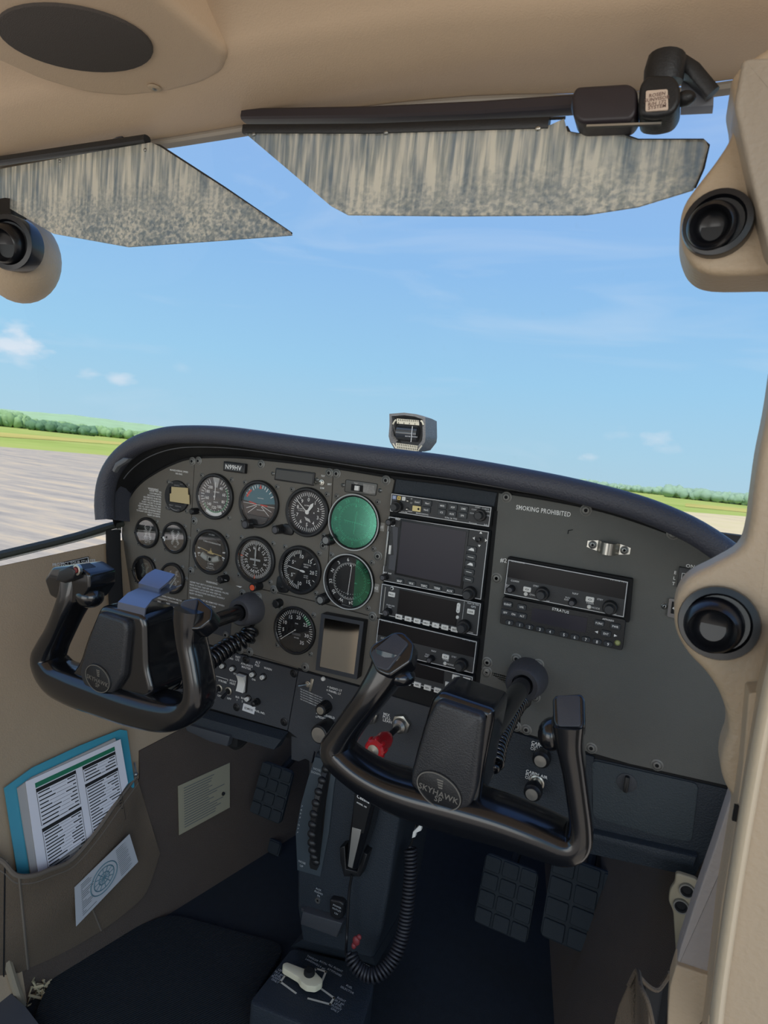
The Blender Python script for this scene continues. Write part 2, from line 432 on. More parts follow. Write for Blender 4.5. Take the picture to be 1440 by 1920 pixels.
# ================================================================== outside: airfield
HG = 1.75
def gp(px, py):
    r = ray(px, py); return CAM + r*(-HG/r.dot(GN))
GQ = Vector((0, 0, 1)).rotation_difference(GN).to_matrix().to_4x4()
G0 = CAM - GN*HG
def ground_mat(name, c1, c2, c3, sc, stretch, rot=0, rough=.95):
    m = bpy.data.materials.new(name); m.use_nodes = True; nt = m.node_tree; b = nt.nodes['Principled BSDF']; b.inputs['Roughness'].default_value = rough
    b.inputs['Specular IOR Level'].default_value = .2
    tc = nt.nodes.new('ShaderNodeTexCoord'); mp = nt.nodes.new('ShaderNodeMapping'); mp.inputs['Scale'].default_value = stretch; mp.inputs['Rotation'].default_value = (0, 0, rot)
    n = nt.nodes.new('ShaderNodeTexNoise'); n.inputs['Scale'].default_value = sc; n.inputs['Detail'].default_value = 8; n.inputs['Roughness'].default_value = .7
    r = nt.nodes.new('ShaderNodeValToRGB'); e = r.color_ramp.elements; e[0].position = .34; e[0].color = rgb(*c1); e[1].position = .68; e[1].color = rgb(*c3); x = e.new(.5); x.color = rgb(*c2)
    nt.links.new(tc.outputs['Object'], mp.inputs[0]); nt.links.new(mp.outputs[0], n.inputs['Vector']); nt.links.new(n.outputs[0], r.inputs[0]); nt.links.new(r.outputs[0], b.inputs['Base Color'])
    return m
M_grass = ground_mat('airfield_grass', (146, 160, 72), (162, 176, 86), (180, 174, 100), .05, (1, 1, 1))
M_tar = ground_mat('weathered_tarmac', (150, 143, 134), (176, 164, 148), (208, 186, 152), .9, (.35, 2.2, 1), rot=-.93)
M_dry = ground_mat('dry_grass_band', (170, 160, 80), (190, 176, 96), (176, 186, 90), .04, (1, 1, 1))
def on_ground(name, pts, m, lift, kind='structure'):
    pts = [p-GN*(p-G0).dot(GN) for p in pts]
    b = MB('W'); b.add([tuple(p+GN*lift) for p in pts], [tuple(range(len(pts)))])
    return solo(name, b, m, kind=kind)
gpts = [G0 + GQ.to_3x3() @ Vector((3500*math.cos(2*PI*i/32), 3500*math.sin(2*PI*i/32), 0)) for i in range(32)]
on_ground('grass_field', gpts, M_grass, 0)
eA, eB = gp(0, 838), gp(195, 854); ed = (eB-eA).normalized()
rA = gp(1400, 972)
on_ground('tarmac_apron', [eA+(eA-eB).normalized()*150, eA, eB, gp(700, 925), rA, rA+Vector((90, 0, 0)), rA+Vector((90, -260, 0)), eA+Vector((-60, -260, 0))], M_tar, .02)
d1, d2, d3, d4 = gp(-200, 795), gp(226, 829), gp(235, 835), gp(-200, 806)
on_ground('dry_grass_band', [d1, d2, d3, d4], M_dry, .05)
on_ground('dry_grass_band', [gp(1285, 950), gp(1440, 965), gp(1440, 958), gp(1285, 944)], M_dry, .05)

M_tree = mat('distant_foliage', (140, 170, 122), 1, var=.32, vscale=.06, spec=.1)  # distance haze is lightened into the foliage colour
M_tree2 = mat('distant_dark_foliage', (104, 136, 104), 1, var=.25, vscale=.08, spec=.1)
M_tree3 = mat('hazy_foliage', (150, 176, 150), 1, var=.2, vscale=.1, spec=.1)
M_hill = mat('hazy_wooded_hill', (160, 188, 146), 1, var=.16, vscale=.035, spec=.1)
def hz(px): return 795+.1052*px        # where the true horizon stands
def forest(name, pxa, pxb, da, db, n, h0, h1, m, seed, wide=1.2):
    b = MB('W'); random.seed(seed)
    for i in range(n):
        px = pxa+(pxb-pxa)*(i+random.random())/n; dist = random.uniform(da, db)
        r = ray(px, 850); r = (r-GN*r.dot(GN)).normalized(); p = CAM+r*dist-GN*HG
        h = random.uniform(h0, h1)*random.uniform(.8, 1.1); q = h*.36*wide
        b.sphere((p.x, p.y, p.z+h*.5), q*random.uniform(.8, 1.6), q*random.uniform(.8, 1.6), h*.5, 8, 6)
    b.v = [(x+random.uniform(-.7, .7), y+random.uniform(-.7, .7), z+random.uniform(-.6, .6)) for x, y, z in b.v]
    return solo(name, b, m, kind='stuff', ang=180)
on_ground('sandy_verge', [gp(1250, 958), gp(1330, 964), gp(1460, 974), gp(1600, 1060), gp(1200, 1060)], ground_mat('sandy_ground', (196, 178, 140), (214, 196, 156), (198, 186, 130), .2, (1, 1, 1)), .06)
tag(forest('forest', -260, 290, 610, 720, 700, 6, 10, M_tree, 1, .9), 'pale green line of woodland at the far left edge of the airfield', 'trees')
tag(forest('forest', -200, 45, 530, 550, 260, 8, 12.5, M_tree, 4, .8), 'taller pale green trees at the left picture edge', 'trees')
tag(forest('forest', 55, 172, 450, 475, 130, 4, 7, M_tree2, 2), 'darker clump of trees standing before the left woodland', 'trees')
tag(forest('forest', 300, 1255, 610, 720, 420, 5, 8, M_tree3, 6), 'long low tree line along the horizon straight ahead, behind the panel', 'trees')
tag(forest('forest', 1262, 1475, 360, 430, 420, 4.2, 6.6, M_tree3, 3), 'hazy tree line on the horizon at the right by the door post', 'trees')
def hill(name, px0, px1, basey, prof, dist, m):
    b = MB('W'); N = 80; top = []; bot = []; back = []
    for i in range(N+1):
        t = i/N; px = px0+(px1-px0)*t
        # height profile in degrees of elevation over the horizon
        k = t*(len(prof)-1); j = min(int(k), len(prof)-2); e = prof[j]+(prof[j+1]-prof[j])*(k-j)+.00035*math.sin(i*1.7)+.0003*math.sin(i*.63)
        r = ray(px, 850); r = r-GN*r.dot(GN); r.normalize()
        bot.append(CAM+r*dist-GN*HG); top.append(CAM+r*(dist+300)-GN*HG+GN*(e*(dist+300)+HG)); back.append(CAM+r*(dist+900)-GN*HG)
    b.loft([bot, top, back], cap=False, closed=False)
    return solo(name, b, m, kind='structure', ang=180)
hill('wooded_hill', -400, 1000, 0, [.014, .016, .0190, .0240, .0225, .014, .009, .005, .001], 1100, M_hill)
# far white sheds beside the trees
def shed(px, py, w, h, label):
    c = gp(px, py); t = thing('airfield_shed', label, 'building', c, 'W', None)
    a = ed; n = Vector((-a.y, a.x, 0)); bl = [c-a*w/2, c+a*w/2, c+a*w/2+n*w*.6, c-a*w/2+n*w*.6]; up = Vector((0, 0, h))
    b = MB('W'); b.loft([bl, [p+up for p in bl]]); part('wall', b, mat('white_shed_wall', (222, 220, 212), .8), t)
    r = MB('W'); q = [p+up for p in bl]; mid1 = (q[0]+q[3])/2+Vector((0, 0, h*.35)); mid2 = (q[1]+q[2])/2+Vector((0, 0, h*.35))
    r.add([q[0], q[1], mid2, mid1, q[3], q[2]], [(0, 1, 2, 3), (3, 2, 5, 4), (0, 3, 4), (1, 5, 2)]); part('roof', r, mat('pale_shed_roof', (200, 200, 196), .7), t)
shed(184, 816.5, 7, 1.8, 'long white shed far off before the left tree line')
shed(163, 814, 3.4, 1.6, 'small white shed far off, left of the long one')

# ================================================================== cabin shell
WA = at(228, 985, y=0); WB = at(60, 1870, z=-.85); WD = at(430, 1640, z=-.85)
WN = (WB-WA).cross(WD-WA).normalized()
if WN.x < 0: WN = -WN
def pw(px, py, off=0.0):               # point on the left sidewall plane, off = distance into the cabin
    r = ray(px, py); return CAM + r*(((WA-CAM).dot(WN)+off)/r.dot(WN))
FZ = -.85
def wall_pt(y, z): # left sidewall plane at y,z
    return Vector((WA.x-(WN.y*(y-WA.y)+WN.z*(z-WA.z))/WN.x, y, z))
b = MB('W')
for (z0, z1, zz) in ((-.16, -.5, 0), (-.5, FZ, 0)):
    lo = []
    for y in (-1.5, -1.0, -.6, -.25, 0, .25, .6):
        sl = .0 if y > -.0 else .13*(-y)
        lo.append([wall_pt(max(y, -.25), z0-(sl if z0 == -.16 else 0))+Vector((0, y-max(y, -.25), 0)), wall_pt(max(y, -.25), z1)+Vector((0, y-max(y, -.25), 0))])
    n = len(lo)
    vs = [p for l in lo for p in l]; vs2 = [p-WN*.03 for p in vs]
    b.add(vs, [(2*i, 2*i+1, 2*i+3, 2*i+2) for i in range(n-1)]); b.add(vs2, [(2*i, 2*i+2, 2*i+3, 2*i+1) for i in range(n-1)])
struct('wall_left', b, M_side)
# right wall: mirror of the left one
def mir(p): return Vector((-.034-p.x, p.y, p.z))
b = MB('W')
vs = [mir(wall_pt(y, z))+Vector((.03, 0, 0)) for y in (-.12, .2, .6) for z in (-.10, -.5, FZ)]
b.add(vs, [(3*i+j, 3*i+j+1, 3*i+j+4, 3*i+j+3) for i in range(2) for j in range(2)])
b.add([p+Vector((.03, 0, 0)) for p in vs], [(3*i+j, 3*i+j+3, 3*i+j+4, 3*i+j+1) for i in range(2) for j in range(2)])
struct('wall_right', b, M_carpet_side)
b = MB('W'); b.box(-.62, .56, -1.5, .7, FZ-.03, FZ); struct('floor', b, M_carpet)
b = MB('W'); b.box(-.6, .56, .62, .65, FZ, -.05); struct('firewall', b, M_deep)

# black rubber seal and bright strip along the door sill
b = MB('W'); P_ = [pw(229, 981, .0), pw(200, 988, .0), pw(150, 1004), pw(100, 1017), pw(50, 1029), pw(0, 1041), pw(-120, 1072), pw(-400, 1145)]
b.sweep(P_, [(.006, .012)]*len(P_), 8, sq=3); struct('trim_1', b, mat('window_seal_rubber', (58, 60, 52), .8, bump=.6, bscale=200))
b = MB('W'); P_ = [pw(226, 992, .006), pw(150, 1012, .006), pw(50, 1037, .006), pw(0, 1049, .006), pw(-120, 1080, .006), pw(-400, 1155, .006)]
b.sweep(P_, .0026, 6); struct('trim_2', b, mat('sill_bright_strip', (186, 182, 172), .4))
b = MB('W'); P_ = [pw(212, 994, .012), pw(213, 1040, .012), pw(216, 1100, .012), pw(222, 1200, .012), pw(232, 1330, .01)]
b.sweep(P_, [(.007, .013)]*5, 8, sq=3); struct('trim_3', b, M_deep)
b = MB('W'); P_ = [pw(205, 1000, .006), pw(206, 1040, .006), pw(208, 1100, .006), pw(214, 1200, .006), pw(224, 1330, .006)]
b.sweep(P_, .0015, 6); struct('trim_4', b, M_side)

# headliner: curved ceiling with a thick front lip
b = MB('W'); sec = []
xs = [-1.0, -.8, -.6, -.45, -.3, -.15, 0, .15, .3, .40, .46, .52, .60]
def ceil_y0(x):  # front edge, swinging forward a little at the right
    k = max(0, min(1, (x-.05)/.3)); return -.25+.05*k*k*(3-2*k)
def ceil_z(x, k):
    base = [.418, .417, .420, .427, .452, .458, .458, .456][k]
    return base-.10*max(0, abs(x+.02)-.50)**1.3
ys = [0, -.05, -.10, -.115, -.145, -.6, -.9, -1.3]
for x in xs: sec.append([Vector((x, ceil_y0(x)+(ys[k] if k < 5 else ys[k]+.1), ceil_z(x, k))) for k in range(8)])
vs = [p for s_ in sec for p in s_]; n = len(vs)
fs = [(8*i+j, 8*i+j+1, 8*i+j+9, 8*i+j+8) for i in range(len(xs)-1) for j in range(7)]
b.add(vs, fs); b.add([p+Vector((0, 0, .03)) for p in vs], [f[::-1] for f in fs])
b.add([q for i in range(len(xs)) for q in (vs[8*i], vs[8*i]+Vector((0, 0, .03)))], [(2*i, 2*i+1, 2*i+3, 2*i+2) for i in range(len(xs)-1)])
struct('ceiling', b, M_beige, ang=60)
# windshield top frame strip below the lip
b = MB('W'); P_ = [(x, ceil_y0(x)+.004, ceil_z(x, 0)-.004) for x in [-.62, -.45, -.3, -.15, 0, .15, .3, .42]]
b.sweep(crom(P_, 4), [(.004, .007)]*29, 8, sq=3); struct('trim_5', b, mat('windshield_frame_grey', (150, 142, 130), .5))

# windshield: one curved clear pane from the cowl to the roof
b = MB('W'); N = 24; rows = []
for j in range(9):
    t = j/8; row = []
    for i in range(N+1):
        s = -1+2*i/N; a = s*1.25
        xb = -.03+.62*math.sin(a)/math.sin(1.25); yb = -.12+.52*(math.cos(a)-math.cos(1.25))/(1-math.cos(1.25))
        xt = -.02+.60*s; yt = ceil_y0(xt)+.006
        z = .0+.413*t-(1-t)*.10*abs(s)**3; bul = .05*math.sin(PI*t)
        row.append(Vector((xb+(xt-xb)*t, yb+(yt-yb)*t+bul, z)))
    rows.append(row)
b.loft(rows, cap=False, closed=False)
w_ = struct('window_1', b, M_wind, ang=180)
# ================================================================== glareshield
edge_px = [(228, 1000), (231, 965), (243, 930), (262, 905), (290, 885), (325, 867), (360, 857), (430, 855), (500, 860), (620, 874), (740, 893), (840, 905), (940, 920), (1040, 936), (1130, 955), (1210, 980), (1290, 1010), (1340, 1030), (1392, 1060), (1420, 1085)]
outer_px = [(187, 974), (185, 940), (190, 900), (203, 868), (225, 840), (255, 818), (300, 803), (345, 797.5), (430, 800), (560, 817), (740, 841), (850, 855), (1000, 881), (1110, 904), (1200, 928), (1270, 954), (1330, 984), (1395, 1029), (1440, 1066)]
def resample(P, n):
    P = [Vector(p) for p in P]; L = [0]
    for a, b_ in zip(P[:-1], P[1:]): L.append(L[-1]+(b_-a).length)
    out = []; j = 0
    for i in range(n):
        d = L[-1]*i/(n-1)
        while j < len(L)-2 and L[j+1] < d: j += 1
        out.append(P[j].lerp(P[j+1], (d-L[j])/max(1e-9, L[j+1]-L[j])))
    return out
NE = 90
EDGE = resample([Vector((p[0], 0, p[1])) for p in crom([pt(*q) for q in edge_px], 6)], NE)
OUTER = resample([at(q[0], q[1], y=-.055) for q in crom(outer_px, 6)], NE)
def inward(P, i):
    d = (P[min(i+1, len(P)-1)]-P[max(i-1, 0)]).normalized(); return Vector((d.z, 0, -d.x))
RR = .0150
ROLL = [OUTER[i]+inward(OUTER, i)*RR for i in range(NE)]
gs = thing('glareshield', 'black padded glareshield arching over the instrument panel', 'glareshield', (-.03, .04, 0))
b = MB('W')
rad = [(.021, .021)]*NE
rad = [(.017, RR)]*NE
b.sweep(ROLL, rad, 16, up=(0, -1, 0), sq=2.5); part('padded_roll', b, M_shield, gs)
b = MB('W'); C0 = Vector((-.03, 0, -.12)); rows = []
inn = [ROLL[i]+inward(OUTER, i)*.011 for i in range(NE)]
for k in range(5):
    t = k/4; rows.append([(inn[i]+Vector((0, .006, 0))).lerp(EDGE[i]+Vector((0, -.001, 0)), t)+((C0-EDGE[i]).normalized()*-.006*math.sin(PI*t)) for i in range(NE)])
b.loft(rows, cap=False, closed=False); part('underside', b, M_black, gs)
b = MB('W'); P_ = [p.lerp(q, .35)+(C0-p).normalized()*.002 for p, q in zip(inn, EDGE)][8:NE-6]; b.sweep(P_, .0011, 5); part('welting', b, mat('seam_piping', (86, 88, 92), .5), gs)
b = MB('W'); rows = []
for k, (y, s) in enumerate(((-.055, 1.0), (.02, .99), (.12, .94), (.24, .80))):
    rows.append([Vector((-.03+(p.x+.03)*s, y, (-.02 if y > .2 else 0)+p.z+.012*(1 if p.z > .02 else 0)-.012*k)) for p in ROLL])
b.loft(rows, cap=False, closed=False); part('top_deck', b, M_shield, gs, ang=60)
b = MB('P'); q = [pt(200+x/4.5*0+x0, y0, .075) for x, x0, y0 in ((0, 12, 882), (0, 18, 868), (0, 33, 858), (0, 44, 860), (0, 38, 866), (0, 22, 876), (0, 16, 886))]
b.prism(q, .070, .078, .002); part('support_tab', b, mat('grey_tab', (96, 98, 100), .5), gs)

# ================================================================== instrument panel
ip = thing('instrument_panel', 'dark grey aircraft instrument panel filled with dials and radios', 'instrument panel', (-.03, -.2, 0))
def poly(px): return [pt(*q) for q in px]
E_ = [(p.x, p.z) for p in EDGE]
def edge_between(x0, x1): return [q for q in E_ if x0 < q[0] < x1]
bk = E_+[pt(1372, 1480), pt(1100, 1600), pt(880, 1560), pt(590, 1400), pt(245, 1290)]
b = MB(); b.prism(bk, -.012, -.0005); part('backing_plate', b, M_deep, ip)
# shock mounted left plates, each its own sheet
xA = pt(366, 862)[0]; xB = pt(626, 880)[0]; xC = pt(741, 893)[0]
g = .0006
def sheet(name, o, m=M_panel, w=.002, r=.002, label=None):
    b = MB(); b.prism(inset(o if area(o) > 0 else o[::-1], g), -.0004, w, .0006, steps=1); return part(name, b, m, ip, label)
def top_edge(x0, x1, dz=.003):
    q = [(x, v-dz) for x, v in E_ if x0 < x < x1 and v > -.05]; return sorted(q)
def ez(x):
    q = sorted([(a, v) for a, v in E_ if v > -.06]);
    for (a, v), (c, d) in zip(q[:-1], q[1:]):
        if a <= x <= c: return v+(d-v)*(x-a)/(c-a+1e-9)-.003
    return 0
la = [q for q in E_ if q[0] < xA and q[1] > -.30]
sheet('panel_sheet', [pt(244, 1130), pt(231, 1000)]+[(q[0]+.003, q[1]-.003) for q in la]+[(xA, ez(xA)), pt(352, 1125)])
sheet('panel_sheet', [(xA, ez(xA))]+top_edge(xA, xB)+[(xB, ez(xB)), pt(612, 1132), pt(472, 1100), pt(468, 1225), pt(250, 1168), pt(244, 1130), pt(352, 1125)])
sheet('panel_sheet', [(xB, ez(xB))]+top_edge(xB, xC)+[(xC-.004, ez(xC)), pt(741, 900), pt(736, 925), pt(714, 1160), pt(612, 1132)])
sheet('panel_sheet', [pt(472, 1100), pt(612, 1132), pt(714, 1160), pt(703, 1292), pt(604, 1265), pt(468, 1225)])
sheet('panel_sheet', [pt(250, 1168), pt(388, 1202), pt(468, 1225), pt(560, 1251), pt(560, 1254), pt(386, 1206), pt(250, 1172)], M_panel)
xD, xE = pt(743, 895)[0], pt(934, 920)[0]
sheet('panel_sheet', [(xD, ez(xD))]+top_edge(xD, xE)+[(xE, ez(xE)), pt(925, 960), pt(738, 925)], M_kick, .001)
R_ = [(xE+.001, ez(xE))]+top_edge(xE+.001, .47)+[pt(1408, 1075), pt(1368, 1474), pt(1180, 1432), pt(974, 1372), pt(978, 1300), pt(897, 1250), pt(905, 1190)]
sheet('panel_sheet', R_, M_panel_r)
sheet('panel_sheet', [pt(898, 1252), pt(979, 1272), pt(973, 1372), pt(893, 1348)], M_panel_r)
sheet('panel_sheet', [pt(232, 1174), pt(386, 1208), pt(561, 1256), pt(541, 1369), pt(388, 1325), pt(240, 1286)], M_dark, .0035, label='charcoal switch and breaker sheet')
sheet('panel_sheet', [pt(561, 1256), pt(603, 1267), pt(703, 1294), pt(893, 1350), pt(880, 1470), pt(770, 1470), pt(596, 1412), pt(541, 1369)], M_dark, .003, label='charcoal centre sheet with engine controls')
sheet('panel_sheet', [pt(893, 1350), pt(974, 1374), pt(1115, 1417), pt(1108, 1600), pt(900, 1562), pt(880, 1470)], M_kick, .0034, label='blue grey heater control sheet')
# lower lip under the switch sheet
b = MB('W'); P0 = at(388, 1326, y=-.004); P1 = at(541, 1370, y=-.004); lp = [at(240, 1290, y=-.004), at(541, 1372, y=-.004)]
b.loft([[lp[0], lp[0]+Vector((0, -.02, -.006)), lp[0]+Vector((.002, -.022, -.026)), lp[0]+Vector((.002, 0, -.028))], [lp[1], lp[1]+Vector((0, -.02, -.006)), lp[1]+Vector((-.012, -.022, -.026)), lp[1]+Vector((-.012, 0, -.028))]])
part('lower_lip', b, M_kick, ip)

Z1 = ptz(180, 780, 4); Z2 = ptz(400, 840, 4); Z3 = ptz(680, 880, 5.143); Z4 = ptz(900, 880, 4.235); Z5 = ptz(240, 1180, 3.789); Z6 = ptz(560, 1140, 4); Z7 = ptz(220, 1090, 4.8); Z8 = ptz(860, 1200, 4.8)
# panel screws, one by one
big = [Z1(730, 340), Z1(776, 337), Z1(1245, 362), Z1(745, 787), Z1(720, 1162), Z1(1105, 1330), Z1(1225, 1355), Z1(1342, 1302),
       Z2(875, 187), Z2(930, 193), Z2(1300, 243), Z2(832, 730), Z2(1240, 810), Z2(460, 1062), Z2(795, 1138), Z2(1200, 1262),
       Z3(1390, 268), Z3(1297, 1048), Z4(843, 325), Z4(135, 862), Z4(62, 1530), Z4(292, 1500), Z4(468, 1543), Z4(60, 1600), Z4(-2, 1490),
       Z8(262, 195), Z8(255, 290), Z8(690, 507), Z8(520, 770), Z8(612, 800), Z8(1195, 965),
       (pt(1262, 1000)), (pt(1232, 1433)), Z7(1112, 612), Z7(1200, 630), Z7(985, 480), Z5(1265, 265)]
screws(ip, big[:24]+big[25:], .0060, .002)
screws(ip, [Z5(848, 213), Z5(780, 548), Z5(1187, 308), Z5(1118, 652), Z7(405, 322)], .0056, .0035, M_black, 'black_screw')

# printed warnings on the panel
W2 = .0026
def placard(rows, size, lead, u, v, al='L', sx=1.0, rot=0, head=None, w=W2):
    b = MB()
    for i, r in enumerate(rows): b.text(r, u, v-i*lead, size, w, rot, al, sx)
    if head: b.text(head[0], head[1], head[2], head[3], w)
    part('placard_print', b, M_white, ip)
h = Z1(437, 548); placard(['ASSURE THAT ALL', 'CONTAMINANTS,', 'INCLUDING WATER,', 'ARE REMOVED FROM FUEL', 'AND FUEL SYSTEM BEFORE', 'FLIGHT. FAILURE TO ASSURE', 'CONTAMINANT FREE FUEL AND', 'HEED ALL SAFETY INSTRUCTIONS', 'AND OWNER ADVISORIES PRIOR', 'TO FLIGHT CAN RESULT IN BODILY', 'INJURY OR DEATH.'], .0042, .0046, *Z1(500, 572), al='R', sx=.85, head=('WARNING', h[0], h[1], .0052))
placard(['MANEUVERING SPEED', '105 KIAS'], .0042, .0052, *Z1(630, 412), al='C')
h = Z1(875, 1248); placard(['ASSURE THAT SEAT IS LOCKED IN POSITION', 'PRIOR TO TAXI, TAKE-OFF, AND LANDING. FAILURE', 'TO PROPERLY LATCH SEAT AND HEED ALL', 'SAFETY INSTRUCTIONS CAN RESULT IN BODILY', 'INJURY OR DEATH.'], .0042, .0052, *Z1(712, 1240), sx=.85, head=('WARNING', h[0], h[1], .0052))
placard(['NOTE ON WHEN OPERATING BELOW', 'METEOROLOGICAL CONDITIONS'], .0042, .0056, *Z7(340, 110), sx=.9)
placard(['WARNING: MUST BE REMOVED WHEN', 'ENGINE SPEED IS ABOVE RPM'], .0044, .0062, *Z7(660, 140))
placard(['SMOKING PROHIBITED'], .0088, 0, *Z4(290, 298), rot=-.005, sx=.77)
placard(['#2'], .0085, 0, *Z4(165, 715))
placard(['ON'], .0062, 0, *pt(1294, 1061), al='C')
placard(['E', 'L', 'T'], .0055, .0070, *pt(1266, 1073), al='C')
for s_, q_ in (('TST', (828, 210)), ('DIM', (822, 300)), ('BRT', (878, 272))): placard([s_], .004, 0, *Z2(*q_), al='C')
def screws_around(t, cx, cy, d, w=.002, offs=45):
    for k in range(4):
        a = math.radians(offs+90*k); put('screw', screw_mesh(.0036, M_screw, 'small_screw_a'), t, cx+d*math.cos(a), cy+d*math.sin(a), w, random.random())
def bezel(t, cx, cy, R, Ri, h=.0075, m=M_black, face=M_deep, lip=None):
    b = MB(); b.lathe([(R, .0018), (R, h-.0015), (R-.0015, h), (Ri+.001, h), (Ri, h-.001), (Ri-.0004, .0022)], 48, cx=cx, cy=cy)
    # the last loop closes as a cap and serves as well floor
    part('bezel', b, m, t)
def face(t, cx, cy, r, m=None, name='dial_face', w=.0026):
    b = MB(); b.lathe([(r, w-.0004), (r, w), (0, w)], 40, cx=cx, cy=cy); return part(name, b, m or mat('dial_black', (20, 20, 23), .5), t)
def cover(t, cx, cy, r, h=.0068, m=None):
    b = MB(); b.lathe([(r, h-.0006), (r, h), (0, h+.0002)], 40, cx=cx, cy=cy); return part('cover_glass', b, m or M_cover, t)
def needle(t, cx, cy, ang, L, w=.0022, z=.0044, tail=.0, m=None, shape='taper', name='needle'):
    a = math.radians(90-ang); d = Vector((math.cos(a), math.sin(a))); n = Vector((-d.y, d.x)); c = Vector((cx, cy))
    if shape == 'taper': pts = [c-d*tail-n*w*.5, c+d*L*.72-n*w, c+d*L, c+d*L*.72+n*w, c-d*tail+n*w*.5]
    elif shape == 'line': pts = [c-d*tail-n*w*.5, c+d*L*.9-n*w*.5, c+d*L, c+d*L*.9+n*w*.5, c-d*tail+n*w*.5]
    b = MB(); b.prism([tuple(p) for p in pts], z, z+.0005); b.lathe([(w*1.3, z), (w*1.3, z+.0012), (0, z+.0014)], 12, cx=cx, cy=cy); return part(name, b, m or M_white, t)
def knob(name, t, u, v, r, L, m=M_black, cap=None, w0=.002, capname='knob_cap', ribs=0, label=None, taper=.92):
    b = MB(); b.lathe([(r*1.05, w0), (r, w0+.001), (r*taper, w0+L-.0012), (r*taper-.0012, w0+L), (0, w0+L)], 20, cx=u, cy=v)
    for k in range(ribs):
        a = 2*PI*k/ribs; b.box(-r*.07, r*.07, 0, r*.1, w0+L*.15, w0+L*.92, Matrix.Translation((u+r*.96*math.cos(a), v+r*.96*math.sin(a), 0)) @ Matrix.Rotation(a-PI/2, 4, 'Z'))
    k_ = part(name, b, m, t, label)
    if cap:
        b = MB(); b.lathe([(r*.62, w0+L), (r*.62, w0+L+.0006), (0, w0+L+.0007)], 20, cx=u, cy=v); part(capname, b, cap, k_)
    return k_
def gauge(name, label, c, R=.0405, Ri=.035, h=.0085, cat='gauge', group=None, scr=True, fm=None, cg=None):
    t = thing(name, label, cat, (c[0], c[1], .002), group=group)
    bezel(t, c[0], c[1], R, Ri, h); face(t, c[0], c[1], Ri-.0003, fm); cover(t, c[0], c[1], Ri-.0006, h-.0014, cg)
    if scr: screws_around(t, c[0], c[1], R*1.16)
    return t
TZ = .0031
# --- airspeed
c = Z1(903, 603); t = gauge('airspeed_indicator', 'round airspeed dial with green arc and white needle, top left of the six', c); cx, cy = c
b = MB()
for i in range(33): b.tick(cx, cy, 25+i*9.6, .0262 if i % 2 else .0245, .0325, .0007, TZ)
for s, a in (('40', 38), ('60', 75), ('80', 112), ('100', 150), ('120', 185), ('140', 222), ('160', 258), ('180', 292), ('200', 322)):
    b.text(s, cx+.0195*math.sin(math.radians(a)), cy+.0195*math.cos(math.radians(a)), .0074, TZ, sx=.9)
b.text('AIRSPEED', cx+.002, cy+.008, .003, TZ); b.text('KNOTS', cx+.002, cy-.010, .003, TZ)
b.arc(cx, cy, 150, 215, .029, .0345, TZ-.0001, 20)
part('markings', b, M_white, t)
b = MB(); b.arc(cx, cy, 55, 240, .0265, .0288, TZ+.0001, 40); part('green_arc', b, M_green, t)
b = MB(); b.prism([(cx-.007, cy+.033), (cx+.008, cy+.033), (cx+.004, cy+.016), (cx-.002, cy+.016)], TZ, TZ+.0003); part('temperature_window', b, mat('grey_scale', (170, 172, 170), .5), t)
needle(t, cx, cy, 2, .027, .0014, shape='line', tail=.006)
knob('adjusting_knob', t, *Z1(765, 712), .0055, .016, ribs=10)
# --- attitude
c = Z1(1233, 660); t = gauge('attitude_indicator', 'round artificial horizon with teal sky half and red index marks', c); cx, cy = c
b = MB(); b.arc(cx, cy, -84, 84, 0, .0335, TZ, 40); part('sky_half', b, M_skyb, t)
b = MB(); b.arc(cx, cy, 96, 264, 0, .0335, TZ-.0002, 40); b.prism([(cx-.034, cy-.001), (cx-.034, cy-.004), (cx+.034, cy-.006), (cx+.034, cy-.001)], TZ-.0003, TZ-.0001); part('ground_half', b, M_brown, t)
b = MB()
for a in (-60, -45, -30, -20, -10, 10, 20, 30, 45, 60): b.tick(cx, cy, a, .027 if a % 30 else .0255, .0325, .0009, TZ+.0003)
b.line([(cx-.033, cy-.0005), (cx+.033, cy-.0025)], .0007, TZ+.0003)
for a in (112, 130, 232, 250): b.tick(cx, cy, a, .006, .028, .0006, TZ+.0003)
b.line([(cx-.004, cy-.010), (cx+.012, cy-.010)], .0007, TZ+.0003); b.line([(cx-.004, cy+.010), (cx+.008, cy+.010)], .0006, TZ+.0003)
part('markings', b, M_white, t)
b = MB(); b.arc(cx, cy, -70, -38, .0262, .0298, TZ+.0006, 12)
b.line([(cx-.020, cy+.002), (cx-.007, cy-.0005)], .0021, TZ+.0008); b.line([(cx+.004, cy-.001), (cx+.017, cy-.0015)], .0021, TZ+.0008); b.add([(cx-.002, cy+.026, TZ+.0006), (cx+.0035, cy+.026, TZ+.0006), (cx+.0008, cy+.034, TZ+.0006)], [(0, 1, 2)])
part('red_index', b, M_redN, t)
b = MB(); b.prism([(cx-.023, cy-.0195), (cx+.023, cy-.0205), (cx+.017, cy-.029), (cx, cy-.0338), (cx-.016, cy-.029)], TZ, .0062, .001); part('symbol_shelf', b, M_black, t)
knob('caging_knob', t, *Z1(1172, 806), .0085, .017, cap=M_boss, w0=.003)
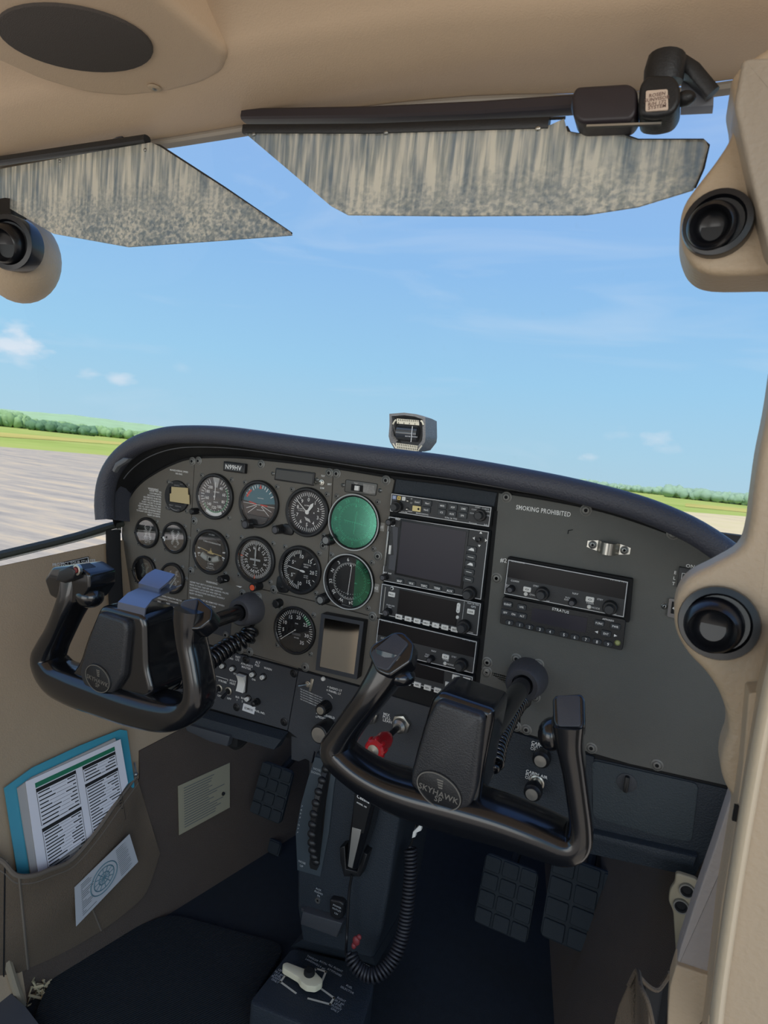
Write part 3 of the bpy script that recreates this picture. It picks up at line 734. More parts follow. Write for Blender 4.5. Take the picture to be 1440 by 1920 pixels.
# --- altimeter
c = Z2(715, 480); t = gauge('altimeter', 'round altimeter with two white hands and striped flag', c, fm=mat('dial_plum', (34, 31, 36), .5)); cx, cy = c
b = MB()
for i in range(50): b.tick(cx, cy, i*7.2, .0265 if i % 5 else .0245, .032, .0007, TZ)
for i, s in enumerate('0123456789'): b.text(s, cx+.0205*math.sin(i*.6283), cy+.0205*math.cos(i*.6283), .0082, TZ)
b.text('ALTIMETER', cx, cy+.0105, .0028, TZ); b.text('CALIBRATED', cx-.012, cy+.004, .0022, TZ); b.text('TO 20,000 FEET', cx-.012, cy+.001, .002, TZ)
for k in range(5): b.line([(cx-.0045+k*.002, cy-.0085-k*.0006), (cx-.0015+k*.002, cy-.0135-k*.0006)], .0009, TZ)
b.tick(cx, cy, 90, .011, .013, .002, TZ)
part('markings', b, M_white, t)
needle(t, cx, cy, 310, .029, .0012, shape='line', z=.0052, tail=.004, name='long_hand'); needle(t, cx, cy, 33, .0195, .0028, z=.0042, name='short_hand')
k_ = knob('setting_knob', t, *Z2(520, 606), .0078, .020, cap=M_boss)
b = MB(); u, v = Z2(570, 610); b.prism(rrect(u, v, .022, .018, .006), .002, .0062, .002); part('knob_boss', b, M_black, t)
# --- turn coordinator
c = Z1(873, 1017); t = gauge('turn_coordinator', 'round turn dial with cream aeroplane outline and slip ball tube', c); cx, cy = c
b = MB(); b.lathe([(.025, .0028), (.025, .0034), (.0, .0034)], 36, cx=cx, cy=cy, sx=.92); part('inner_disc', b, mat('dial_inner', (36, 37, 40), .4), t)
b = MB(); b.text('TURN COORDINATOR', cx+.001, cy+.0165, .0037, .0038, -.05); b.text('D.C. ELEC.', cx-.001, cy+.0305, .0028, TZ); b.text('2 MIN.', cx+.001, cy-.0215, .0048, .0038); b.text('NO PITCH', cx, cy-.0268, .0026, TZ); b.text('INFORMATION', cx, cy-.0300, .0026, TZ)
b.text('L', cx-.028, cy-.010, .0052, TZ); b.text('R', cx+.028, cy-.010, .0052, TZ)
for a in (-84, 84, -103, 103): b.tick(cx, cy, a, .0255, .0315, .0024, TZ)
part('markings', b, M_white, t)
b = MB(); b.line([(cx-.0245, cy+.004), (cx, cy-.001), (cx+.0245, cy-.0035)], .0013, .0046); b.line([(cx-.006, cy-.002), (cx+.006, cy-.003)], .002, .0047); b.prism(ell(cx, cy-.0005, .0028, .0032, 14), .0040, .0052); b.line([(cx, cy), (cx, cy+.006)], .0011, .0047)
part('aeroplane_symbol', b, M_yellow, t)
b = MB(); P_ = [(cx-.0195, cy-.007, .004), (cx-.010, cy-.0115, .004), (cx, cy-.013, .004), (cx+.010, cy-.0120, .004), (cx+.0195, cy-.008, .004)]
b.sweep(crom(P_, 4), [(.0035, .0055)]*17, 10, sq=3); tb = part('slip_tube', b, mat('milky_glass', (176, 176, 168), .2), t)
b = MB(); b.sphere((cx+.001, cy-.0128, .0062), .0035, .0035, .0026, 12, 8); b.line([(cx-.004, cy-.0075), (cx-.004, cy-.018)], .0008, .0083); b.line([(cx+.0055, cy-.0075), (cx+.0055, cy-.018)], .0008, .0083); part('slip_ball', b, M_deep, tb)
knob('dimmer_knob', t, *Z1(985, 1215), .0068, .019, cap=M_black, ribs=8)
b = MB(); u, v = Z1(978, 1218); b.text('PUSH', u, v, .0026, .0216); b.line([Z1(968, 1228, .02), Z1(985, 1232, .02)], .0006, .0216); part('knob_print', b, M_white, t)
# --- heading
c = Z1(1206, 1076); t = gauge('heading_indicator', 'round heading dial with compass card and small aeroplane', c); cx, cy = c
b = MB(); off = -87
for i in range(72): b.tick(cx, cy, i*5+2, .0272 if i % 2 else .0252, .0322, .0006, TZ)
for i, s in enumerate(['N', '3', '6', 'E', '12', '15', 'S', '21', '24', 'W', '30', '33']):
    a = math.radians(-74+i*30); b.text(s, cx+.0207*math.sin(a), cy+.0207*math.cos(a), .0080 if s.isdigit() else .0086, TZ, -a)
b.text('VACUUM', cx, cy-.014, .0024, TZ)
part('markings', b, M_white, t)
b = MB(); b.line([(cx, cy+.032), (cx, cy+.012)], .0010, .0048); b.prism([(cx-.0016, cy+.006), (cx+.0016, cy+.006), (cx+.0012, cy+.017), (cx, cy+.022), (cx-.0012, cy+.017)], .0045, .0052); b.line([(cx-.0095, cy), (cx+.0095, cy)], .0034, .0048); b.line([(cx, cy+.006), (cx, cy-.010)], .0024, .0049); b.line([(cx-.003, cy-.009), (cx+.003, cy-.009)], .0017, .0048); b.line([(cx, cy-.017), (cx, cy-.030)], .0008, .0048)
part('aeroplane_symbol', b, mat('pale_grey_paint', (188, 190, 188), .5), t)
b = MB(); b.add([(cx-.032, cy+.0045, TZ+.0002), (cx-.032, cy+.0015, TZ+.0002), (cx-.026, cy+.003, TZ+.0002)], [(0, 1, 2)]); b.add([(cx-.002, cy-.033, TZ+.0002), (cx+.0015, cy-.033, TZ+.0002), (cx, cy-.025, TZ+.0002)], [(0, 1, 2)]); part('orange_bug', b, M_orangeN, t)
k_ = knob('setting_knob', t, *Z1(1232, 1270), .0078, .020, cap=M_orangeN)
# --- vertical speed
c = Z2(660, 912); t = gauge('vertical_speed_indicator', 'round vertical speed dial with one white needle pointing left', c); cx, cy = c
b = MB()
for i in range(-15, 16): b.tick(cx, cy, 270+i*5.8, .0265 if i % 5 else .0240, .0325, .0007, TZ)
for i in (-1, 0, 1): b.tick(cx, cy, 90+i*6, .0290, .0325, .0007, TZ)
for a in (45, 135, 62, 118): b.tick(cx, cy, a, .028, .0325, .0007, TZ)
for s, a, r in (('5', 305, .019), ('10', 0, .0225), ('15', 45, .0235), ('20', 92, .0225), ('15', 136, .0235), ('10', 180, .0225), ('5', 236, .019)): b.text(s, cx+r*math.sin(math.radians(a)), cy+r*math.cos(math.radians(a)), .0084, TZ)
b.text('VERTICAL', cx+.0125, cy+.0105, .0032, TZ); b.text('SPEED', cx+.0105, cy+.0065, .0032, TZ); b.text('100 FEET', cx+.0115, cy-.008, .0022, TZ); b.text('PER MIN', cx+.0115, cy-.011, .0022, TZ); b.text('UP', cx-.0115, cy+.0125, .0026, TZ); b.text('DN', cx-.0115, cy-.008, .0026, TZ)
part('markings', b, M_white, t)
needle(t, cx+.002, cy-.0005, 278, .028, .0011, shape='line', tail=.006); b = MB(); b.prism(ell(cx+.006, cy-.001, .0045, .0018, 14, -.15), .0045, .0054); part('needle_tail', b, M_white, t)
b = MB(); u, v = Z2(525, 1020); b.prism(round_poly([(u-.010, v+.014), (u+.012, v+.012), (u+.014, v-.012), (u-.004, v-.015), (u-.011, v-.006)], .006), .0018, .006, .0015); part('corner_lug', b, M_black, t)
put('screw', screw_mesh(.0030, M_black, 'black_small_screw'), t, u+.001, v-.004, .006)
# --- two course dials
def cdi(c, label, half, letters, lrot):
    t = gauge('course_deviation_indicator', label, c, R=.0445, Ri=.0405, h=.009, cg=M_cover_g if not half else None, scr=False); cx, cy = c
    screws_around(t, cx, cy, .0515)
    b = MB(); b.lathe([(.0445, .0088), (.0445, .0093), (.0436, .0096), (.0428, .0093), (.0428, .0088)], 48, cx=cx, cy=cy, cap=False); part('bezel_rim', b, mat('pale_rim', (186, 190, 188), .4), t)
    b = MB()
    for i in range(72): b.tick(cx, cy, i*5+1, .0272 if i % 2 else .0256, .0300, .0005, TZ)
    for i, s in enumerate(['N', '3', '6', 'E', '12', '15', 'S', '21', '24', 'W', '30', '33']):
        a = math.radians(lrot+i*30); b.text(s, cx+.0345*math.sin(a), cy+.0345*math.cos(a), .0076, TZ, -a)
    b.add([(cx-.002, cy+.024, TZ), (cx+.002, cy+.024, TZ), (cx, cy+.029, TZ)], [(0, 1, 2)])
    if not half:
        b.line([(cx-.019, cy+.001), (cx+.021, cy-.003)], .0009, TZ+.0004); b.line([(cx+.002, cy+.017), (cx, cy-.019)], .0009, TZ+.0004)
        for k in range(-4, 5): b.line([(cx+k*.0042, cy-.0015+.002), (cx+k*.0042, cy-.0035)], .0004, TZ+.0003)
        b.text('NAV', cx+.012, cy+.0015, .0022, TZ)
    else:
        b.line([(cx+.002, cy+.024), (cx-.001, cy-.022)], .0009, TZ+.0006)
        for k in range(-5, 6): b.prism(ell(cx+k*.0040, cy-.0165-.00*abs(k)+(-.004+.0006*k*k*.3), .0006, .0006, 8), TZ, TZ+.0002)
    part('markings', b, M_white, t)
    b = MB(); b.text('BENDIX/KING', cx, cy-.0388 if half else cy-.0390, .0024, .0064, -.06, sx=1.1); part('maker_print', b, mat('grey_print', (150, 152, 150), .6), t)
    if half:
        n = 40; o = [(cx+.0400*math.cos(a), cy+.0400*math.sin(a)) for a in [math.radians(-72+(146)*k/n) for k in range(n+1)]]
        b = MB(); b.prism(o, .0080, .0083); part('green_reflection_segment', b, M_cover_g, t)  # green reflection given shape as a partial sheet over the right side
        b = MB(); b.sphere((cx+.0125, cy-.001, .0045), .0028, .0012, .001, 10, 6); part('bright_flag', b, M_white, t)
    return t
t = cdi(Z2(1068, 555), 'upper of the two course dials, its whole glass shining green', False, 0, 2)
knob('course_knob', t, *Z2(893, 683), .0085, .019, cap=mat('knob_print_grey', (126, 128, 126), .5), ribs=10)
t = cdi(Z2(1028, 997), 'lower of the two course dials, its left half dark', True, 0, -70)
knob('course_knob', t, *Z2(852, 1122), .0085, .019, cap=mat('knob_print_grey', (126, 128, 126), .5), ribs=10)
# tapes with numbers beside the course dials
for (zx, zy, lab) in ((1265, 590, '#1'), (1225, 1047, '#2')):
    u, v = Z2(zx, zy); b = MB(); b.prism(rrect(u, v, .0105, .0128, .0005), .002, .0024)
    o = solo('label_tape', b, mat('grey_tape', (150, 148, 142), .6), 'small grey tape numbered %s right of the %s course dial' % (lab[1], 'upper' if lab == '#1' else 'lower'), 'label', (u, v, .002)); b = MB(); b.text(lab, u, v, .0062, .0026); part('number', b, M_white, o)
# --- tachometer
c = Z2(620, 1350); c = pt(555, 1181); t = gauge('tachometer', 'round engine speed dial with long needle, low beside the small screen', c, R=.0405, Ri=.0365, h=.008); cx, cy = c
b = MB()
for i in range(36): b.tick(cx, cy, -128+i*7.0, .0290 if i % 5 else .0275, .0345, .0007, TZ)
for s, a in (('5', -98), ('10', -66), ('15', -28), ('20', 12), ('25', 55), ('30', 100), ('35', 140)): b.text(s, cx+.0235*math.sin(math.radians(a)), cy+.0235*math.cos(math.radians(a)), .0084, TZ)
b.text('RPM', cx+.002, cy+.012, .003, TZ); b.text('HOURS', cx+.004, cy-.012, .0028, TZ)
part('markings', b, M_white, t)
b = MB(); b.arc(cx, cy, 30, 62, .0275, .0350, TZ-.0002, 16); part('green_arc', b, M_green, t)
b = MB(); b.prism(rrect(cx+.003, cy-.006, .017, .0042), TZ, TZ+.0004); part('hour_counter', b, mat('counter_grey', (96, 96, 98), .4), t)
needle(t, cx+.001, cy+.001, 232, .029, .0009, shape='line', tail=.002)
# --- four small gauges at the left
def small(c, label, seedn):
    t = gauge('engine_gauge', label, c, R=.0292, Ri=.0245, h=.008, scr=False); cx, cy = c
    for a in (20, 160, 200, 340): put('screw', screw_mesh(.0034, M_screw, 'tiny_screw_a'), t, cx+.0325*math.cos(math.radians(a+28)), cy+.0325*math.sin(math.radians(a+28)), .002)
    b = MB()
    for s in (-1, 1):
        ccx = cx+s*.016
        for i in range(9):
            a = -s*(90+(-52+i*13)); b.tick(ccx, cy, a, .0120, .0150 if i % 4 else .0168, .0009, TZ)
        b.arc(ccx, cy, -s*38, -s*142, .0108, .0122, TZ, 14)
    return t, b
t, b = small(Z1(396, 874), 'small twin fuel quantity dial, upper of the far left column', 1); cx, cy = Z1(396, 874)
b.text('QTY', cx+.001, cy-.0172, .0072, TZ); b.text('F', cx, cy+.009, .004, TZ); b.text('E', cx, cy-.008, .004, TZ); b.line([(cx-.009, cy+.004), (cx-.0005, cy-.012)], .0012, TZ+.0006); part('markings', b, M_white, t)
t, b = small(Z1(602, 912), 'small twin engine dial right of the fuel quantity dial', 2); cx, cy = Z1(602, 912)
b.text('OIL', cx+.001, cy-.0165, .0044, TZ); b.line([(cx-.010, cy+.010), (cx-.004, cy-.004)], .0012, TZ+.0006); part('markings', b, M_white, t)
b = MB(); u, v = Z1(536, 908); b.lathe([(.0022, .009), (.0022, .0098), (0, .01)], 12, cx=u, cy=v); part('reset_pin', b, M_ivory, t)
t, b = small(Z1(375, 1160), 'dim small dial behind the left yoke handle, lower left column', 3); cx, cy = Z1(375, 1160)
b.text('TEMP', cx+.001, cy+.014, .0036, TZ); part('markings', b, mat('dim_print', (150, 160, 150), .6), t)
t, b = small(Z1(585, 1215), 'small dial partly hidden by the metal clip on the yoke', 4); cx, cy = Z1(585, 1215)
b.text('20', cx+.012, cy-.004, .004, TZ); b.text('10', cx+.011, cy+.006, .004, TZ); b.text('60', cx+.009, cy+.014, .004, TZ); part('markings', b, M_white, t)
# --- digital clock / temperature gauge
c = Z1(618, 603); cx, cy = c
t = thing('digital_clock', 'round black digital clock with tan square display', 'clock', (cx, cy, .002))
b = MB(); b.lathe([(.0292, .0018), (.0292, .0042), (.0282, .0052), (0, .0052)], 40, cx=cx, cy=cy); part('case', b, M_black, t)
b = MB(); b.prism(rrect(cx+.001, cy+.002, .0365, .0285, .003), .0050, .0062, .0006); part('display_bezel', b, M_deep, t)
b = MB(); b.prism([Z1(*q, .006) for q in ((568, 530), (690, 540), (692, 590), (700, 592), (702, 662), (556, 640), (556, 582), (567, 580))], .0055, .0068); part('display', b, M_lcd, t)
b = MB(); b.text('QUARTZ', cx, cy+.0205, .003, .0056); b.text('UPPER', cx-.013, cy+.0235, .0024, .0056); b.text('O.A.T.', cx+.011, cy+.0235, .0024, .0056); b.text('SELECT', cx-.011, cy-.0172, .003, .0056); b.text('CONTROL', cx+.006, cy-.0172, .003, .0056); b.arc(cx, cy, 160, 215, .0245, .0255, .0056, 10); part('case_print', b, mat('grey_print2', (150, 150, 150), .6), t)
for q in ((568, 692), (637, 703)): knob('push_button', t, *Z1(*q), .0030, .003, M_boss, w0=.0052)
for k in range(4):
    a = math.radians(45+90*k); put('screw', screw_mesh(.0034, M_screw, 'tiny_screw_a'), t, cx+.0335*math.cos(a), cy+.0335*math.sin(a), .002)
# --- nameplate
u, v = Z1(1060, 386); t = thing('registration_plate', 'small black plate reading N99HV above the dials', 'sign', (u, v, .002))
b = MB(); b.prism(rrect(u, v, .046, .0165, .001), .0018, .009, .001); part('plate', b, M_black, t); b = MB(); b.prism(rrect(u-.001, v, .0385, .0115, .001), .009, .0094); part('insert', b, mat('plate_grey', (60, 62, 62), .4), t)
b = MB(); b.text('N99HV', u-.001, v, .0112, .0097, sx=.95); part('letters', b, M_white, t)
# --- annunciator panel
u, v = Z2(620, 215); t = thing('annunciator_panel', 'blank grey rectangular warning light strip over the dials', 'annunciator', (u, v, .002))
o = [Z2(480, 150), Z2(770, 188), Z2(760, 282), Z2(468, 238)]
b = MB(); b.prism(round_poly(inset(o if area(o) > 0 else o[::-1], -.0004), .002), .0018, .0042, .0006); part('frame', b, M_black, t)
b = MB(); b.prism(inset(o if area(o) > 0 else o[::-1], .0022), .004, .0047); part('lens', b, mat('smoked_lens', (74, 74, 72), .35), t)
screws(t, [Z2(452, 192), Z2(782, 238)], .0026, .002, M_steel, 'small_screw')
def toggle(name, label, u, v, s=1, group=None, bat=(.3, -.3), w=.002, cat='switch', m=M_metal):
    t = thing(name, label, cat, (u, v, w), group=group)
    b = MB(); b.lathe([(.0055*s, w), (.0055*s, w+.0016), (.0038*s, w+.0018), (.0038*s, w+.004), (.0022*s, w+.0042)], 16, cx=u, cy=v); part('collar', b, m, t)
    b = MB(); b.sweep([(u, v, w+.002), (u+bat[0]*.008*s, v+bat[1]*.008*s, w+.010*s), (u+bat[0]*.014*s, v+bat[1]*.014*s, w+.0155*s)], [.0013*s, .0017*s, .0024*s], 10); part('bat', b, m, t)
    return t
u, v = Z2(820, 258); toggle('toggle_switch', 'tiny chrome dimming switch right of the blank light strip', u, v, .85, bat=(-.5, -.3))
# --- nav/gps slide switch plate
u, v = Z2(1120, 300); t = thing('source_switch', 'worn clear plate with white slide switch above the green dial', 'switch', (u, v, .002))
o = [Z2(1000, 235), Z2(1240, 268), Z2(1225, 360), Z2(990, 328)]
b = MB(); b.prism(round_poly(o, .003), .0018, .0032, .0005); part('plate', b, mat('clear_worn_plate', (92, 92, 88), .35), t)
b = MB(); b.frame_ring(round_poly(o, .003), .0006, .0032, .0036); part('plate_edge', b, M_deep, t)
b = MB(); q = ptz(400, 840, 4); b.prism([Z2(*p) for p in ((1132, 268), (1215, 282), (1220, 340), (1180, 342), (1130, 330))], .0032, .0035); b.prism([Z2(*p) for p in ((1060, 255), (1100, 262), (1075, 280))], .0032, .0035); part('worn_patch', b, mat('scuffed_grey', (146, 144, 140), .7, var=.4, vscale=300), t)
b = MB(); b.prism([Z2(*p) for p in ((1045, 268), (1132, 282), (1128, 330), (1040, 318))], .0034, .0040); part('slot', b, M_deep, t)
b = MB(); b.prism([Z2(*p) for p in ((1078, 280), (1108, 284), (1105, 320), (1074, 316))], .0038, .0085, .0006); part('slider', b, M_ivory, t)
screws(t, [Z2(978, 278), Z2(1255, 318)], .0026, .002, M_steel, 'small_screw')

# small extras on the left sheets
knob('dimmer_knob', ip, *Z2(505, 1158), .0070, .014, w0=.002, ribs=8)
b = MB(); q = [Z2(175, 1030), Z2(222, 1038), Z2(208, 1046)]; b.prism(q if area(q) > 0 else q[::-1], .0019, .0024); part('white_chip', b, M_white, ip)
sheet('breaker_sheet', [Z7(225, 150), Z7(640, 215), Z7(640, 400), Z7(225, 320)], M_dark, .0032)
sheet('access_plate', [Z7(850, 285), Z7(1040, 320), Z7(1025, 512), Z7(800, 450)], M_dark, .0030)
# ================================================================== radios in the centre stack
FW = .012
def quad4(px, w): return [pt(*q, w) for q in px]
def radio_body(t, corners, w=FW, m=None, line=True, m_case=None, rr=.0015, back=.0):
    o = quad4(corners, w); o = o if area(o) > 0 else o[::-1]
    b = MB(); b.prism(round_poly(o, rr, 2), back, w, .0005, steps=1); part('case', b, m_case or m or M_radio, t)
    if line:
        b = MB(); b.frame_ring(inset(o, .0008), .0009, w-.0001, w+.0003); part('white_border', b, M_line, t)
def but(t, pts, w, h, m=None, r=.0008, name='button', labels=None, size=.003, lm=None, W=FW, hgt=.0022, lname='button_print'):
    for i, (u, v) in enumerate(pts):
        b = MB(); b.prism(rrect(u, v, w, h, r, 2), W-.0001, W+hgt, .0004, steps=1); o = part(name, b, m or M_black, t)
        if labels and labels[i]:
            b = MB(); b.text(labels[i], u, v, size, W+hgt+.0002, -.0, sx=.85); part(lname, b, lm or M_white, o)
def dkn(t, u, v, r, L, W=FW, name='tuning_knob'):
    b = MB(); b.lathe([(r*1.12, W), (r*1.08, W+L*.45), (r*.98, W+L*.5)], 20, cx=u, cy=v); k = part(name, b, M_black, t)
    b = MB(); b.lathe([(r*.72, W+L*.45), (r*.70, W+L-.001), (r*.62, W+L), (0, W+L)], 20, cx=u, cy=v); part('inner_knob', b, M_radio, k)
Zk = ptz(720, 910, 6.545)
# --- audio panel
t = thing('audio_panel', 'slim audio control panel with rows of keys, topmost radio of the stack', 'radio', (*pt(828, 956), .012))
radio_body(t, [(733.5, 924.3), (922.7, 950.4), (917.6, 988.9), (730.2, 959.3)])
Q = lambda x, y: Zk(x, y, FW)
but(t, [Q(127, 148)], .0058, .0058, mat('blue_lamp', (150, 165, 200), .4), labels=['O'], name='marker_lamp', hgt=.0005, size=.003)
but(t, [Q(184, 156)], .0058, .0058, mat('amber_lamp', (222, 190, 100), .4), labels=['M'], name='marker_lamp', hgt=.0005, size=.003, lm=M_black_print)
but(t, [Q(242, 165)], .0058, .0058, M_ivory, labels=['I'], name='marker_lamp', hgt=.0005, size=.003, lm=M_black_print)
but(t, [Q(413, 205), Q(537, 220), Q(522, 300), Q(722, 250), Q(850, 268), Q(982, 287), Q(712, 330), Q(838, 350), Q(968, 370)], .0128, .0085, mat('key_plastic', (44, 50, 54), .45),
    labels=['Com1', 'Nav1', 'Nav2', 'MKR', 'ADF', 'DME', 'ICS', 'AUX', 'SPR'], size=.0037)
but(t, [Q(404, 286)], .0132, .0082, M_amber)
b = MB(); b.prism(ell(*Q(430, 290), .0016, n=12), FW+.002, FW+.0026); part('key_dot', b, M_deep, t)
for q in ((170, 262),): dkn(t, *Q(*q), .0078, .017, name='volume_knob')
dkn(t, *Q(1190, 365), .0078, .015, name='selector_knob')
for q in ((298, 190), (290, 292)): knob('jog_switch', t, *Q(*q), .0022, .004, M_metal, w0=FW)
b = MB()
for s, x, y, z in (('COM1', 1150, 270, .0027), ('COM1/2', 1245, 290, .0027), ('COM2', 1108, 298, .0027), ('COM3', 1268, 322, .0027), ('COM', 1080, 342, .0027), ('TEL', 1278, 370, .0027), ('Transmit', 1090, 462, .003), ('Split', 1250, 484, .003), ('BENDIX/KING', 468, 350, .003), ('KMA 26 TSO', 822, 404, .0032), ('VOLUME', 246, 325, .0026), ('CREW', 320, 320, .0026), ('HI', 338, 165, .0026), ('LO', 335, 215, .0026)):
    u, v = Q(x, y); b.text(s, u, v, z, FW+.0003)
part('face_print', b, M_line, t)
# --- multifunction display
t = thing('multifunction_display', 'large square colour display, switched off, with map and terrain keys', 'display', (*pt(815, 1046), .012))
radio_body(t, [(728.6, 967.5), (917.6, 996.1), (902.6, 1125.4), (715.6, 1089.6)])
Q = lambda x, y: Z3(x, y, FW)
o = [Q(385, 500), Q(1003, 600), Q(945, 1128), Q(330, 995)]; o = o if area(o) > 0 else o[::-1]
b = MB(); b.prism(inset(o, -.0035), FW, FW+.0012, .0006); part('screen_surround', b, M_black, t)
b = MB(); b.prism(o, FW+.0010, FW+.0018); part('screen', b, M_screen2, t)
b = MB(); b.prism([Q(*q) for q in ((290, 545), (345, 560), (325, 980), (250, 960), (262, 830), (300, 825))], FW, FW+.001); part('card_slot_recess', b, mat('slot_grey', (70, 72, 78), .5), t)
b = MB(); b.prism([Q(*q) for q in ((262, 730), (280, 732), (272, 818), (254, 814))], FW, FW+.003, .0005); part('card_tab', b, M_ivory, t)
b = MB(); b.prism([Q(*q) for q in ((248, 592), (262, 596), (225, 930), (208, 925))], FW, FW+.0035, .0005); part('card_door', b, M_steel, t)
but(t, [Q(360, 1075), Q(474, 1098), Q(596, 1122), Q(722, 1145), Q(843, 1170)], .0132, .0072, mat('key_plastic', (44, 50, 54), .45), labels=['MAP', 'WX', 'TRFC', 'TERR', 'AUX'], size=.0046, r=.002)
but(t, [Q(1052, 770), Q(1046, 845), Q(1040, 912), Q(1028, 988), Q(1020, 1060)], .0150, .0088, mat('key_plastic', (44, 50, 54), .45), r=.002, name='soft_key')
b = MB()
for x, y in ((1052, 770), (1040, 912)):
    u, v = Q(x, y); b.add([(u-.0045, v-.0015, FW+.0025), (u+.0045, v-.0020, FW+.0025), (u+.0035, v+.0015, FW+.0025), (u, v+.0022, FW+.0025)], [(0, 1, 2, 3)])
for x, y in ((1046, 845), (1028, 988), (1020, 1060)): u, v = Q(x, y); b.line([(u-.0040, v+.0003), (u+.0040, v-.0003)], .0007, FW+.0025)
for i, (x, y) in enumerate(((1140, 613), (1188, 685), (1125, 735), (1074, 664))):
    u, v = Q(x, y); a = [PI/2, 0, -PI/2, PI][i]; c_, s_ = math.cos(a), math.sin(a); b.add([(u+.0022*c_, v+.0022*s_, FW+.0003), (u-.001*c_-.0022*s_, v-.001*s_+.0022*c_, FW+.0003), (u-.001*c_+.0022*s_, v-.001*s_-.0022*c_, FW+.0003)], [(0, 1, 2)])
u, v = Q(412, 490); b.text('BENDIX/KING', u, v, .0050, FW+.0003, -.02)
u, v = Q(240, 1000); b.text('BRT  INV', u, v, .0032, FW+.0003); u, v = Q(290, 535); b.arc(u, v+.002, 120, 240, .0035, .0045, FW+.0003, 10)
part('face_print', b, M_white, t)
b = MB(); u, v = Q(1128, 675); b.lathe([(.0055, FW), (.0055, FW+.001), (.0025, FW+.0012), (.0022, FW+.008), (.0034, FW+.0095), (0, FW+.0105)], 16, cx=u, cy=v); part('joystick', b, M_black, t)
knob('power_knob', t, *Q(285, 505), .0055, .014, w0=FW, cap=M_boss); knob('brightness_knob', t, *Q(222, 1035), .0052, .012, w0=FW, cap=M_boss)
dkn(t, *Q(1040, 1190), .0088, .020)
# --- gps
t = thing('gps_receiver', 'black navigation receiver with white keys under the large display', 'radio', (*pt(806, 1144), .012))
radio_body(t, [(715.6, 1093.3), (902.6, 1130.8), (895.8, 1193), (709.8, 1151.2)])
o = [Q(360, 1158), Q(925, 1280), Q(892, 1500), Q(340, 1385)]; o = o if area(o) > 0 else o[::-1]
b = MB(); b.prism(inset(o, -.0015), FW, FW+.0008, .0004); part('screen_surround', b, M_black, t); b = MB(); b.prism(o, FW+.0006, FW+.0013); part('screen', b, M_screen, t)
but(t, [Q(352, 1420), Q(441, 1440), Q(528, 1460), Q(616, 1480), Q(706, 1502), Q(795, 1522), Q(888, 1542)], .0108, .0072, M_ivory, labels=['MSG', 'OBS', 'ALT', 'NRST', '-D-', 'CLR', 'ENT'], size=.0037, lm=M_black_print)
but(t, [Q(283, 1205), Q(1046, 1370)], .0108, .0072, M_ivory, labels=['PROC', 'CRSR'], size=.0035, lm=M_black_print)
u, v = Q(925, 1335); b = MB(); b.prism(rrect(u, v, .0052, .0150, .0024), FW, FW+.002, .0005); k = part('rocker_key', b, M_ivory, t); b = MB(); b.text('L', u, v+.004, .003, FW+.0022); b.text('F', u, v-.004, .003, FW+.0022); part('button_print', b, M_black_print, k)
knob('round_key', t, *Q(913, 1425), .0025, .002, M_ivory, w0=FW); knob('round_key', t, *Q(285, 1148), .0026, .002, M_ivory, w0=FW, cap=M_deep)
b = MB(); b.line([Q(222, 1137), Q(195, 1385)], .0016, FW+.0008); part('card_door', b, M_steel, t)
b = MB()
for s, x, y, z in (('KLN 94 TSO', 1066, 1298, .003), ('GPS', 1068, 1325, .0042), ('PUSH ON', 268, 1312, .003), ('BRT', 262, 1332, .003), ('SCAN', 1040, 1572, .0028)): u, v = Q(x, y); b.text(s, u, v, z, FW+.0003)
b.line([Q(982, 1275), Q(958, 1470)], .0004, FW+.0003)
part('face_print', b, M_line, t)
dkn(t, *Q(985, 1510), .0088, .020); knob('brightness_knob', t, *Q(250, 1370), .0060, .012, w0=FW, cap=M_boss)
# --- navcom radios
def navcom(t, corners, Wn=FW):
    """printed and built in unit-square coordinates of the faceplate"""
    o = quad4(corners, Wn)
    def F(s, r): # s right 0..1, r down 0..1
        a = Vector(o[0]).lerp(Vector(o[1]), s); c_ = Vector(o[3]).lerp(Vector(o[2]), s); q = a.lerp(c_, r); return (q.x, q.y)
    radio_body(t, corners, Wn)
    b = MB(); b.prism([F(.012, .055), F(.985, .055), F(.985, .5), (F(.012, .5))], Wn, Wn+.0007); part('screen', b, M_screen, t)
    b = MB()
    for s, x, y, z in (('BENDIX/KING', .09, .03, .0028), ('KX 155A TSO', .92, .045, .003), ('COMM', .085, .575, .0036), ('STBY', .27, .60, .0032), ('NAV', .60, .60, .0036), ('STBY', .80, .63, .0032), ('PULL', .035, .73, .003), ('TEST', .035, .78, .003), ('PULL', .545, .75, .003), ('IDENT', .545, .81, .003), ('CHAN', .255, .86, .0034), ('TIMER', .725, .78, .0034), ('MODE', .775, .885, .0034), ('25K', .385, .955, .0028), ('50KHZ', .91, .955, .0028)):
        u, v = F(x, y); b.text(s, u, v, z, Wn+.0004)
    b.line([F(.05, .80), F(.04, .77)], .0007, Wn+.0004); b.line([F(.56, .82), F(.57, .86)], .0007, Wn+.0004)
    part('face_print', b, M_line, t)
    but(t, [F(.200, .735), F(.722, .675)], .0105, .0068, M_ivory, r=.0012, W=Wn, labels=['<>', '<>'], lm=M_black_print, size=.0052, name='transfer_key')
    for q in ((.192, .875), (.722, .885)): knob('round_key', t, *F(*q), .0026, .002, M_ivory, w0=Wn)
    dkn(t, *F(.335, .76), .0082, .019, W=Wn); dkn(t, *F(.885, .78), .0082, .019, W=Wn); knob('volume_knob', t, *F(.065, .80), .0050, .012, w0=Wn, cap=M_boss); knob('volume_knob', t, *F(.588, .83), .0050, .012, w0=Wn, cap=M_boss)
t = thing('navcom_radio', 'navigation and voice radio behind the right yoke handle, in the centre stack', 'radio', (*pt(800, 1212), .012))
